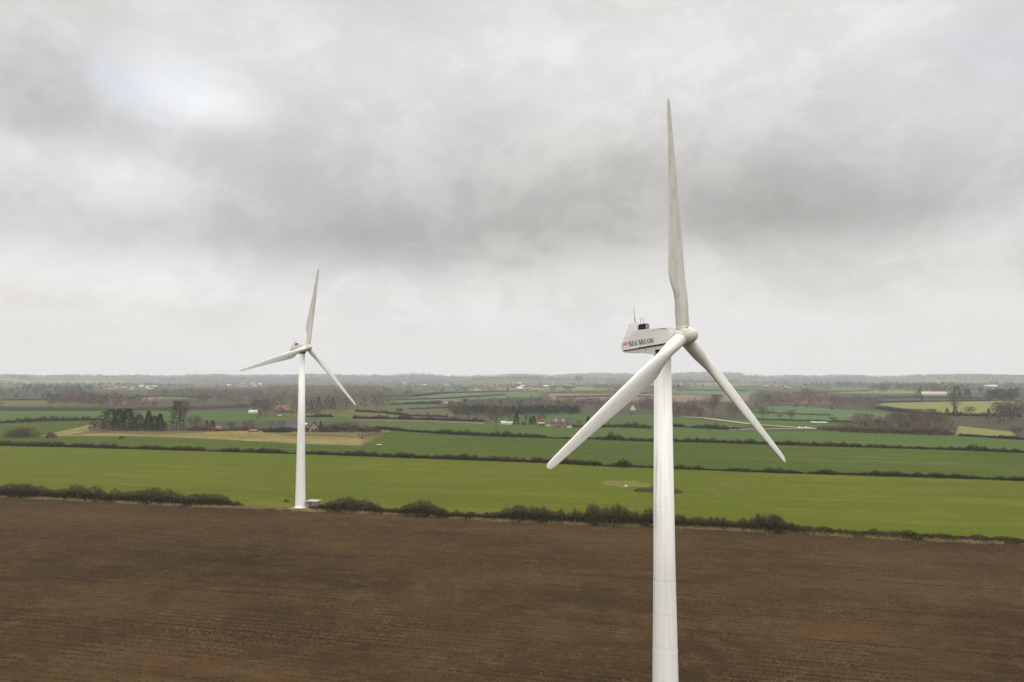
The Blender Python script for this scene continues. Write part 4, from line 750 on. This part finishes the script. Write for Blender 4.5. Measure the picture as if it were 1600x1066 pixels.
# cars on the farm yard and the track
M_CARW = plain('white_car_paint', (.75, .75, .73), .3, .5, .03); M_TYRE = plain('tyre', (.02, .02, .02), .9, .1, .1)
def car(px, py, rz, label):
    g = G(px, py); e = empty('parked_car', (g[0], g[1], g[2] + .12), rz, label, 'car')
    bm = bmesh.new(); prism(bm, [(-2.1, .35), (2.1, .35), (2.15, .75), (1.2, .95), (.6, 1.42), (-1.3, 1.45), (-2.0, .95), (-2.15, .8)], -.85, .85); bm_obj('body', bm, M_CARW, e)
    bm = bmesh.new(); prism(bm, [(1.05, .98), (.55, 1.36), (-1.25, 1.38), (-1.8, .98)], -.87, .87); bm_obj('side_window', bm, M_GLS, e)
    wm = None
    for sx in (-1.3, 1.3):
        for sy in (-.78, .78):
            if wm is None:
                bm = bmesh.new(); bmesh.ops.create_cone(bm, cap_ends=True, segments=12, radius1=.33, radius2=.33, depth=.22); bmesh.ops.rotate(bm, matrix=Matrix.Rotation(R(90), 3, 'X'), verts=bm.verts); o = bm_obj('wheel', bm, M_TYRE, e); wm = o.data
            else: o = link('wheel', wm, e)
            o.location = (sx, sy, .33)
car(858, 667, .1, 'white car parked between the two brick houses'); car(437, 650, .2, 'white car on the pasture before the red tiled farm'); car(1252, 670, .1, 'left one of two white cars on the pale track'); car(1262, 670, .1, 'right one of two white cars on the pale track')
car(978, 760.5, .3, 'small white object standing in the near green field, car shaped') if False else None
g = G(978, 760.5); bm = bmesh.new(); bmesh.ops.create_icosphere(bm, subdivisions=2, radius=.5)
for v in bm.verts: v.co.x *= 1.3 + .2 * math.sin(v.co.z * 5); v.co.z *= .5
tag(bm_obj('boulder', bm, M_WHW, loc=(g[0], g[1], g[2] + .2)), 'single whitish stone lying in the near green field left of the tower', 'stone')
# utility pole
def pole(px, py, hpx, label):
    g = G(px, py); h = hpx * g[1] / FPX; e = empty('utility_pole', g, .2, label, 'pole')
    V_, F_ = limb((0, 0, -.5), (0, 0, h), .16, .11, 8); link('post', mesh_np('post', V_, F_, plain('pole_wood', (.22, .19, .15))), e)
    bm = bmesh.new(); box(bm, 0, 0, h - .6, 2.0, .12, .14); ca = bm_obj('crossarm', bm, M_WD, e)
    for x in (-.85, 0, .85):
        bm = bmesh.new(); box(bm, x, 0, h - .42, .1, .1, .22); bm_obj('insulator', bm, M_WHW, ca)
pole(1518, 681, 30, 'thin wooden utility pole beside the small yellow field')

# ------------------------------------------------------------------ kiosk beside the far turbine
M_KR = plain('kiosk_pale_roof', (.36, .34, .28), .8, .2, .1); M_KW = plain('kiosk_grey_wall', (.17, .155, .14), .85, .2, .25); M_KP = plain('kiosk_light_posts', (.34, .32, .27), .8, .2, .1)
g = G(490, 794); ks = empty('transformer_kiosk', (g[0], g[1], g[2] + .15), R(-18), 'small grey kiosk with pale flat roof at the foot of the far turbine tower', 'kiosk')
bm = bmesh.new(); box(bm, 0, 0, 1.0, 3.5, 2.4, 2.0); bm_obj('wall', bm, M_KW, ks)
for k in range(6):
    bm = bmesh.new(); box(bm, -1.64 + k * .656, -1.24, 1.02, .11, .1, 2.02); bm_obj('wall_batten', bm, M_KP, ks)
for k in range(3):
    bm = bmesh.new(); box(bm, 1.79, -1.0 + k * 1.0, 1.02, .1, .11, 2.02); bm_obj('wall_batten', bm, M_KP, ks)
for k in range(4):
    bm = bmesh.new(); box(bm, 0, -1.15 + k * .77, 2.12, 3.95, .72, .14); o = bm_obj('roof_panel', bm, M_KR, ks); o.rotation_euler = (R(3), 0, 0)
bm = bmesh.new(); box(bm, -.45, -1.25, .95, .9, .06, 1.75); dr = bm_obj('door', bm, M_WD, ks)
bm = bmesh.new(); box(bm, -.12, -1.31, .95, .05, .06, .25); bm_obj('handle', bm, M_KP, dr)
bm = bmesh.new(); box(bm, 0, -.1, -.1, 4.6, 3.6, .24); bm_obj('plinth', bm, M_CONC, ks)
# tower footing
# ------------------------------------------------------------------ wind turbines
M_TOWER = None
def tower_mat(t, bs):
    o = t.node('ShaderNodeTexCoord').outputs['Object']; s = t.node('ShaderNodeSeparateXYZ'); t.put(s.inputs[0], o)
    st = t.noise(t.mapping(o, scale=(3.2, 3.2, .10)), 1., 6, .6, .2); s2 = t.noise(t.mapping(o, scale=(1.1, 1.1, .16)), 1., 4, .55); s3 = t.noise(o, 7., 4, .7)
    ang = t.m('ARCTAN2', s.outputs[1], s.outputs[0])
    side = t.m('SUBTRACT', 1.0, t.ramp(t.m('ABSOLUTE', t.m('SUBTRACT', ang, t.m('ADD', -1.85, t.m('MULTIPLY', t.m('SUBTRACT', s2, .5), 1.1)))), .06, .30), clamp=True)
    run = t.m('MULTIPLY', side, t.m('MULTIPLY', t.ramp(s.outputs[2], 27., 31.), t.m('SUBTRACT', 1., t.ramp(s.outputs[2], 35., 39.))))
    run = t.m('MULTIPLY', run, t.ramp(st, .30, .55))
    base = t.mix(t.ramp(st, .42, .75), (.745, .74, .715), (.62, .62, .58))
    c = t.mix(t.m('MULTIPLY', run, .8), base, (.40, .40, .29))
    c = t.mix(t.m('MULTIPLY', t.ramp(s3, .66, .74), .3), c, (.48, .47, .42))
    for z0, k in ((31.2, .32), (23.7, .7), (20.3, .5), (17.0, .45), (12.9, .35)):
        dz = t.m('ABSOLUTE', t.m('SUBTRACT', s.outputs[2], t.m('ADD', z0, t.m('MULTIPLY', t.m('SUBTRACT', s2, .5), .25))))
        c = t.mix(t.m('MULTIPLY', t.m('MULTIPLY', t.m('SUBTRACT', 1., t.ramp(dz, .02, .08)), t.ramp(s3, .40, .56)), k), c, (.42, .42, .38))
    t.put(bs.inputs['Base Color'], c); t.put(bs.inputs['Roughness'], .5); t.put(bs.inputs['Specular IOR Level'], .35)
M_TOWER = mat('tower_white_paint', tower_mat)
M_BLADE = paint('blade_gelcoat', (.66, .65, .61), (.36, .34, .27), .8, (5., 5., .16), .48)
M_BLADE_DIM = paint('blade_gelcoat_dimmed', (.46, .45, .405), (.27, .255, .20), .75, (4., 4., .22), .42)  # base colour darkened so the upright blade looks dimmer lit; streaks are dirt
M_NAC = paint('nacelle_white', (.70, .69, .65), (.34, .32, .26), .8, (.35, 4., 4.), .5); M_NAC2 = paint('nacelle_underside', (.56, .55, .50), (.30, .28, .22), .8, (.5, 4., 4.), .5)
M_HUB = paint('spinner_gelcoat', (.54, .53, .47), (.33, .31, .24), .8, (1., 4., 4.), .48)
M_BLK = plain('black_cooler', (.012, .012, .014), .6, .3, .2); M_INK = plain('black_lettering', (.03, .03, .03), .6, .2, .05); M_RED = plain('red_emblem', (.55, .09, .06), .6, .3, .1); M_GMET = plain('galvanised_mast', (.20, .19, .18), .5, .5, .1)
def airfoil(n=26):
    t = np.linspace(0, 2 * np.pi, n, endpoint=False); xc = (1 - np.cos(t)) / 2       # 0 = leading edge
    th = 5 * (.2969 * np.sqrt(xc) - .1260 * xc - .3516 * xc ** 2 + .2843 * xc ** 3 - .1036 * xc ** 4) * np.where(t < np.pi, 1, -.55)
    return t, xc, th
def blade_mesh(name, m, R_=26.0):
    t, xc, th = airfoil()
    st = [(.55, 1.34, 1.34, 0, 20), (2.2, 1.34, 1.34, 0, 20), (3.2, 1.40, 1.28, .12, 19), (4.4, 1.74, 1.05, .6, 17), (5.5, 2.18, .86, .95, 15), (6.5, 2.32, .74, 1, 13.5), (8.2, 2.22, .60, 1, 11), (11, 2.00, .46, 1, 8), (14, 1.72, .34, 1, 5.5), (17, 1.44, .26, 1, 3.5), (20.5, 1.10, .18, 1, 2), (23.3, .90, .14, 1, 1), (25, .76, .10, 1, 0), (25.7, .60, .08, 1, 0), (26., .22, .03, 1, 0)]
    z = np.array([s[0] for s in st]); zz = np.concatenate([np.linspace(.55, 25, 70), [25.3, 25.6, 25.8, 25.92, 26.]])
    f = lambda k: np.interp(zz, z, [s[k] for s in st])
    ch, tk, bl, tw = f(1), f(2), f(3), np.radians(f(4)); V = []
    def sm(a):
        b = a.copy(); 
        for _ in range(3): b[1:-4] = (b[:-5] + 2 * b[1:-4] + b[2:-3]) / 4
        return b
    ch, tk, bl, tw = sm(ch), sm(tk), sm(bl), sm(tw)
    for q_, c_, k_, b_, w_ in zip(zz, ch, tk, bl, tw):
        le = .68 + (.30 * c_ - .68) * float(ss(3, 26, q_)) * .9
        ya = le - xc * c_; xa = th * k_                               # aerofoil section
        yc = .68 - (1 - np.cos(t)) / 2 * 1.36; xr = np.sin(t) * .68                   # round root section
        y_ = yc * (1 - b_) + ya * b_; x_ = xr * (1 - b_) + xa * b_
        V.append(np.stack([x_ * math.cos(w_) + y_ * math.sin(w_), y_ * math.cos(w_) - x_ * math.sin(w_), np.full(len(t), q_ * R_ / 26)], 1))
    n = len(t); V = np.vstack(V); i, j = np.meshgrid(np.arange(len(zz) - 1), np.arange(n), indexing='ij'); F = np.stack([i * n + j, i * n + (j + 1) % n, (i + 1) * n + (j + 1) % n, (i + 1) * n + j], -1).reshape(-1, 4)
    me = mesh_np(name, V, F, m, smooth=True); b = bmesh.new(); b.from_mesh(me); bmesh.ops.recalc_face_normals(b, faces=b.faces); b.to_mesh(me); b.free()
    for p_ in me.polygons: p_.use_smooth = True
    return me
BL = blade_mesh('blade', M_BLADE); BL_DIM = blade_mesh('blade', M_BLADE_DIM)
# letters as outlines in a unit-high box, thick and thin strokes with serifs
def rect(x0, z0, x1, z1): return [(x0, z0), (x1, z0), (x1, z1), (x0, z1)]
def arc(cx, cz, rx, rz, a0, a1, w0, w1, n=10):
    o, i_ = [], []
    for k in range(n + 1):
        a = math.radians(a0 + (a1 - a0) * k / n); th_ = w0 + (w1 - w0) * abs(math.cos(a)); o.append((cx + rx * math.cos(a), cz + rz * math.sin(a))); i_.append((cx + (rx - th_) * math.cos(a), cz + (rz - w0) * math.sin(a)))
    return [[o[k], o[k + 1], i_[k + 1], i_[k]] for k in range(n)]
GL = {'N': (.95, [rect(.09, 0, .19, 1), rect(.75, 0, .85, 1), [(.10, 1), (.30, 1), (.84, 0), (.64, 0)], rect(.0, 0, .28, .06), rect(.66, .94, .94, 1), rect(0, .94, .2, 1)]),
      'E': (.78, [rect(.10, 0, .28, 1), rect(0, .93, .66, 1), rect(0, 0, .70, .07), rect(.28, .47, .52, .54), rect(.60, .78, .66, .93), rect(.64, .07, .70, .24), rect(.48, .40, .54, .61)]),
      'G': (.95, arc(.5, .5, .46, .5, 50, 310, .11, .22) + [rect(.62, .05, .80, .42), rect(.54, .40, .90, .46), rect(.74, .74, .80, .95)]),
      'M': (1.12, [rect(.10, 0, .17, 1), rect(.80, 0, .98, 1), [(.10, 1), (.30, 1), (.60, 0), (.50, 0)], [(.50, 0), (.58, 0), (.86, 1), (.80, 1)], rect(0, 0, .27, .06), rect(.72, 0, 1.06, .06), rect(0, .94, .2, 1), rect(.86, .94, 1.06, 1)]),
      'I': (.44, [rect(.10, 0, .28, 1), rect(0, 0, .38, .06), rect(0, .94, .38, 1)]),
      'C': (.88, arc(.5, .5, .46, .5, 45, 315, .11, .22) + [rect(.74, .70, .80, .96), rect(.74, .05, .79, .25)]),
      'O': (1.0, arc(.5, .5, .47, .5, 0, 360, .11, .22, 18))}
def turbine(loc, yaw, phase, label, dimmed):
    """local +X is where the nose points, local -Y the side seen in the photograph"""
    T = empty('wind_turbine', loc, yaw - R(90), label, 'wind turbine', 'wind turbines in the fields')
    HH, OV, TILT = 48.7, 2.45, R(5.5)
    bm = bmesh.new(); lathe(bm, [(1.72, 0), (1.72, .12), (1.56, .16), (1.52, 1.0), (.5 * 3.0, 3.0), (1.14, 24), (.875, HH - 1.75)], 72); bm_obj('tower', bm, M_TOWER, T, True)
    tw = T.children[0]
    for z_ in (23.2, 16.4):
        r_ = 1.5 - (z_ - 3) * .0172; bm = bmesh.new(); lathe(bm, [(r_ + .0, z_ - .03), (r_ + .018, z_ - .03), (r_ + .018, z_ + .03), (r_ + .0, z_ + .03)], 72); bm_obj('flange_seam', bm, M_TOWER, tw, False)
    bm = bmesh.new(); lathe(bm, [(2.6, -.6), (2.6, .06), (2.3, .12), (1.6, .12)], 48); bm_obj('footing', bm, M_CONC, T)
    bm = bmesh.new(); box(bm, 0, 1.50, 1.9, .85, .14, 2.1); dr = bm_obj('door', bm, M_NAC, T); bm = bmesh.new(); box(bm, .3, 1.6, 1.9, .06, .08, .2); bm_obj('handle', bm, M_GMET, dr)
    bm = bmesh.new(); lathe(bm, [(.90, HH - 1.76), (1.02, HH - 1.74), (1.02, HH - 1.35), (.9, HH - 1.33)], 48); bm_obj('yaw_bearing', bm, M_BLK, T)
    # everything above turns about the shaft frame: origin at the hub centre, X forward along the shaft
    Mh = Matrix.Translation((OV, 0, HH)) @ Matrix.Rotation(-TILT, 4, 'Y')
    def put(o): o.matrix_local = Mh @ o.matrix_local; return o
    bm = bmesh.new(); lo = [(1.05, -.60), (6.85, -.72), (6.95, -.5), (6.95, -.12), (5.75, 2.0), (5.1, 2.05), (4.95, 1.18), (4.7, 1.12), (1.25, .92), (1.05, .82)]
    prism(bm, [(-a, b) for a, b in lo], -1.12, 1.12); 
    for v in bm.verts:
        if v.co.x > -3: v.co.y *= 1 - .16 * (v.co.x + 3) / 2
        if v.co.z > 1.5: v.co.y *= .86
    bmesh.ops.bevel(bm, geom=[e for e in bm.edges if e.calc_face_angle(0) > .25], offset=.13, segments=3, affect='EDGES', clamp_overlap=True)
    na = put(bm_obj('nacelle', bm, M_NAC, T, False))
    bm = bmesh.new(); prism(bm, [(-1.3, -.66), (-6.75, -.78), (-6.65, -.98), (-5.0, -1.16), (-3.2, -1.55), (-2.4, -1.55)], -.98, .98)
    bmesh.ops.bevel(bm, geom=[e for e in bm.edges if e.calc_face_angle(0) > .5], offset=.05, segments=2, affect='EDGES'); bm_obj('belly_tray', bm, M_NAC2, na)
    bm = bmesh.new(); prism(bm, [(-1.2, -.56), (-6.86, -.68), (-6.86, -.80), (-1.2, -.68)], -1.06, 1.06); bm_obj('shadow_gap', bm, M_BLK, na)
    bm = bmesh.new(); box(bm, -4.0, -.98, -.98, .03, .03, .5); bm_obj('tray_seam', bm, M_BLK, na)
    bm = bmesh.new(); prism(bm, [(-1.5, 1.0), (-4.75, 1.16), (-4.75, 1.23), (-1.5, 1.07)], -.86, .86); bm_obj('top_hatch', bm, M_NAC, na)
    bm = bmesh.new(); box(bm, -4.4, -.45, 1.46, .88, .5, .66); bmesh.ops.bevel(bm, geom=bm.edges[:], offset=.06, segments=2, affect='EDGES'); cl_ = bm_obj('cooler', bm, M_BLK, na)
    bm = bmesh.new(); box(bm, -4.4, -.45, 1.82, .92, .56, .06); bm_obj('cooler_lid', bm, M_GMET, na)
    bm = bmesh.new(); box(bm, -3.87, -.45, 1.46, .12, .6, .66); bm_obj('cooler_guard', bm, M_GMET, na)
    for nm, (x, y, z0, z1, r0) in (('lightning_rod', (-5.45, -.3, 2.0, 3.85, .03)), ('anemometer_mast', (-5.45, -.22, 2.0, 2.7, .05)), ('wind_vane_mast', (-4.65, -.45, 1.8, 2.45, .028)), ('anemometer_mast', (-4.35, -.35, 1.8, 2.42, .028))):
        V_, F_ = limb((x, y, z0), (x, y, z1), r0, r0 * .7, 8); ms = link(nm, mesh_np(nm, V_, F_, M_GMET), na)
        if nm != 'lightning_rod':
            bm = bmesh.new(); box(bm, x - .03, y, z1, .13, .06, .07); bm_obj('sensor_head', bm, M_GMET, ms)
    # lettering on the side panel, sloping with the panel's lower edge
    bm = bmesh.new(); x = 0.; hgt = .48
    def quad(pts, sc, ox, oz, y): bm.faces.new([bm.verts.new((ox + a * sc[0], y, oz + b * sc[1])) for a, b in pts])
    k_ = 0
    for ch in 'NEG MICON':
        if ch == ' ': x += .10; continue
        w_, pl = GL[ch]
        big_ = 1.12 if ch in 'NGM' and k_ in (0, 3) else 1.
        for p_ in pl: quad(p_, (hgt * .80 * big_, hgt * big_), -5.95 + x, -.38 + .020 * (x), -1.128 - .0012 * (k_ % 2))
        x += (w_ + .06) * hgt * .80 * big_; k_ += 1
    for p_ in arc(0, 0, 1, 1, 0, 360, .25, .25, 12): quad(p_, (.045, .045), -5.95 + x + .06, .13, -1.128)
    bm_obj('lettering', bm, M_INK, na)
    bm = bmesh.new()
    for rd, wd, a0, a1 in ((.36, .05, 10, 175), (.36, .05, 200, 235), (.25, .05, 15, 200), (.14, .06, 0, 180)):
        for p_ in arc(0, 0, 1, 1, a0, a1, wd / rd, wd / rd, 14): quad(p_, (rd, rd), -6.38, -.20, -1.128 - .001 * rd)
    quad([(-.05, -.1), (.12, -.1), (.16, .04), (0, .06)], (1, 1), -6.38, -.16, -1.131)
    bm_obj('emblem', bm, M_RED, na)
    bm = bmesh.new(); lathe(bm, [(.60, -1.12), (.66, -1.0), (.74, -.86), (.80, -.72)], 48, 'X'); put(bm_obj('main_bearing_cover', bm, M_NAC, T, True))
    bm = bmesh.new(); lathe(bm, [(.70, -.74), (.84, -.70), (.90, -.45), (.92, 0), (.92, .40), (.86, .78), (.73, 1.12), (.52, 1.40), (.30, 1.56), (.04, 1.62)], 56, 'X')
    hb = put(bm_obj('hub', bm, M_HUB, T, True))
    bm = bmesh.new(); lathe(bm, [(.925, .44), (.932, .45), (.932, .48), (.92, .49)], 56, 'X'); bm_obj('spinner_seam', bm, M_NAC2, hb)
    bm = bmesh.new(); box(bm, .75, -.45, .76, .22, .1, .06); bm_obj('spinner_hatch', bm, M_BLK, hb)
    for k in range(3):
        a = phase + k * 2 * math.pi / 3
        b = link('blade', BL_DIM if k in dimmed else BL, T); b.matrix_local = Mh @ Matrix.Rotation(-a, 4, 'X')
        if k in dimmed: b['label'] = 'greyer blade pointing up, coloured as if dimly lit'
        bm = bmesh.new(); lathe(bm, [(.72, .60), (.76, .62), (.76, .86), (.70, .90)], 40); bm_obj('root_collar', bm, M_HUB, b)
    return T
gz = lambda x, y: float(H(x, y))
n1x, n1y = math.sin(R(48)), -math.cos(R(48))
tx, ty = 17.59 - 2.45 * n1x, 81.72 - 2.45 * n1y
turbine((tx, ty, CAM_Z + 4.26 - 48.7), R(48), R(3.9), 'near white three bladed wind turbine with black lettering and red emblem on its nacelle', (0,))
n2x, n2y = math.sin(R(56)), -math.cos(R(56))
tx2, ty2 = -62.3 - 2.45 * n2x, 242.6 - 2.45 * n2y
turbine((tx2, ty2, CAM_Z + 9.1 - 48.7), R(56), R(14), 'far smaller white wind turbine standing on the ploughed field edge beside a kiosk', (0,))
print('ground under turbines', gz(tx, ty), CAM_Z + 4.26 - 48.7, gz(tx2, ty2), CAM_Z + 9.1 - 48.7, 'hedge P', P(468, 793), (tx2, ty2))

# ------------------------------------------------------------------ clods, stubble and verge grass
def lumps(name, n, y0, y1, smin, smax, m, label, cat_, seed, pale=False):
    r = np.random.default_rng(seed); y = y0 + (y1 - y0) * r.random(n * 2) ** 1.25; x = (r.random(n * 2) * 2 - 1) * (.70 * y + 6)
    hw = np.array(h1w); k = y < np.interp(x, hw[:, 0], hw[:, 1]) - 2.0; x, y = x[k][:n], y[k][:n]; n = len(x)
    cf, sf = math.cos(FUR), math.sin(FUR); a_, b_ = x * cf + y * sf, -x * sf + y * cf      # most lie in rows left by the harrow
    row = r.random(n) < .7; b_ = np.where(row, np.round((b_ + 1.5 * np.sin(a_ / 60)) / 1.7) * 1.7 - 1.5 * np.sin(a_ / 60) + r.normal(size=n) * .24, b_)
    gap = np.sin(np.round(b_ / 1.7) * 12.9898) * np.sin(a_ / 23 + np.round(b_ / 1.7) * 4.1) > .55; b_ = np.where(row & gap, b_ + r.normal(size=n) * .9, b_)
    x, y = a_ * cf - b_ * sf, a_ * sf + b_ * cf
    s = (smin + (smax - smin) * r.random(n) ** 2.5) ; base = np.array([[1, 0, 0], [-.5, .87, 0], [-.5, -.87, 0], [.1, .05, .85]]); a = r.random(n) * 6.28
    V = np.zeros((n, 4, 3)); ca, sa = np.cos(a)[:, None], np.sin(a)[:, None]; jit = 1 + r.normal(size=(n, 4)) * .25
    V[:, :, 0] = (base[:, 0] * ca - base[:, 1] * sa) * jit; V[:, :, 1] = (base[:, 0] * sa + base[:, 1] * ca) * jit; V[:, :, 2] = base[:, 2]
    V *= s[:, None, None]; V[:, :, 2] *= .7; z = H(x, y) + .05; V += np.stack([x, y, z], 1)[:, None, :]
    f = np.array([[0, 1, 3], [1, 2, 3], [2, 0, 3]]); F = (np.arange(n)[:, None, None] * 4 + f).reshape(-1, 3); o = np.array([0, 150, 4.])
    ob = link(name, mesh_np(name, V.reshape(-1, 3) - o, F, m), loc=o); return tag(ob, label, cat_, kind='stuff')
M_CLOD = leafm('soil_clods', (.028, .0170, .0078), (.064, .0380, .0160), (.092, .056, .025), sc=.028)
M_STUB = leafm('straw_scraps', (.20, .14, .08), (.30, .22, .13), (.13, .09, .05), sc=.5)
lumps('soil_clods', 330000, 95, 275, .08, .30, M_CLOD, 'loose brown clods turned up over the ploughed field', 'soil clods', 1)
lumps('straw_scraps', 7000, 95, 270, .03, .10, M_STUB, 'pale straw scraps and stones scattered over the ploughed field', 'straw scraps', 2)
def verge(name, line, half, n, hm, label, m, seed):
    r = np.random.default_rng(seed); L = np.array([P(*p) for p in line]); s = np.concatenate([[0], np.cumsum(np.hypot(*np.diff(L, axis=0).T))]); t = r.random(n) * s[-1]
    pat = np.sin(t / 3.3 + 2 * np.sin(t / 11)) + np.sin(t / 1.1) * .5; k = pat + r.random(n) > .3; t = t[k]; n = len(t)
    x = np.interp(t, s, L[:, 0]) + r.normal(size=n) * half * .5; y = np.interp(t, s, L[:, 1]) + r.normal(size=n) * half - half * .9
    z = H(x, y) + .02; dv = unit(np.stack([r.normal(size=n) * .4, r.normal(size=n) * .4, np.ones(n)], 1)); o = np.array([L[:, 0].mean(), L[:, 1].mean(), 5.])
    V, F = tris_at(np.stack([x, y, z], 1) - o, dv, hm * (.5 + r.random(n)), .10 + .12 * r.random(n), r)
    return tag(link(name, mesh_np(name, V, F, m), loc=o), label, 'grass', kind='stuff')
M_DRYG = leafm('dry_grass_tufts', (0.2160, 0.1728, 0.0648), (0.2880, 0.2232, 0.1080), (0.1440, 0.1440, 0.0360), sc=.3)
verge('dry_grass', H1[:9] + [(560, 800.5)] + H1[9:], 1.0, 48000, .55, 'straw coloured grass tufts along the edge of the ploughed field', M_DRYG, 5)
verge('dry_grass', [(380, 791), (420, 793), (455, 794)], 1.6, 1800, .4, 'straw coloured grass around the far turbine tower foot', M_DRYG, 6)
verge('dry_grass', [(600, 677), (562, 697), (480, 694), (400, 690), (300, 685), (200, 682), (80, 682)], 2.5, 6000, .8, 'tall dry grass along the lower edge of the pale meadow', M_DRYG, 7)
verge('dry_grass', [(945, 755), (1000, 757)], 2.2, 900, .3, 'short dry grass on the bare patch left of the brushwood heap', M_DRYG, 9)
verge('dry_grass', [(160, 668), (260, 678), (400, 680), (540, 682)], 14, 14000, .8, 'tall dry grass standing over the pale meadow', M_DRYG, 8)

# ------------------------------------------------------------------ air
bm = bmesh.new(); box(bm, 0, 0, 44, 25000, 25000, 116)
zmin = float(H(X, Y).min()); print('ground z range', zmin, float(H(X, Y).max()))
hz = bm_obj('haze', bm, []); hz.data.materials.clear()
top = max(78.0, float(H(X, Y).max()) + 24); bot = zmin - 1.2
for v in hz.data.vertices: v.co.z = top if v.co.z > 0 else bot
hm_ = bpy.data.materials.new('haze_air'); hm_.use_nodes = True; t = NT(hm_.node_tree); t.n.clear()
pv = t.node('ShaderNodeVolumePrincipled'); pv.inputs['Color'].default_value = (.89, .935, 1.0, 1); pv.inputs['Density'].default_value = 0.95e-4; pv.inputs['Anisotropy'].default_value = .0
om = t.node('ShaderNodeOutputMaterial'); t.l.new(pv.outputs[0], om.inputs['Volume']); hz.data.materials.append(hm_); hz['kind'] = 'stuff'; hz['label'] = 'pale haze lying over the whole plain'; hz['category'] = 'haze'
print('TRIS', sum(len(o.data.polygons) for o in bpy.data.objects if o.type == 'MESH'))
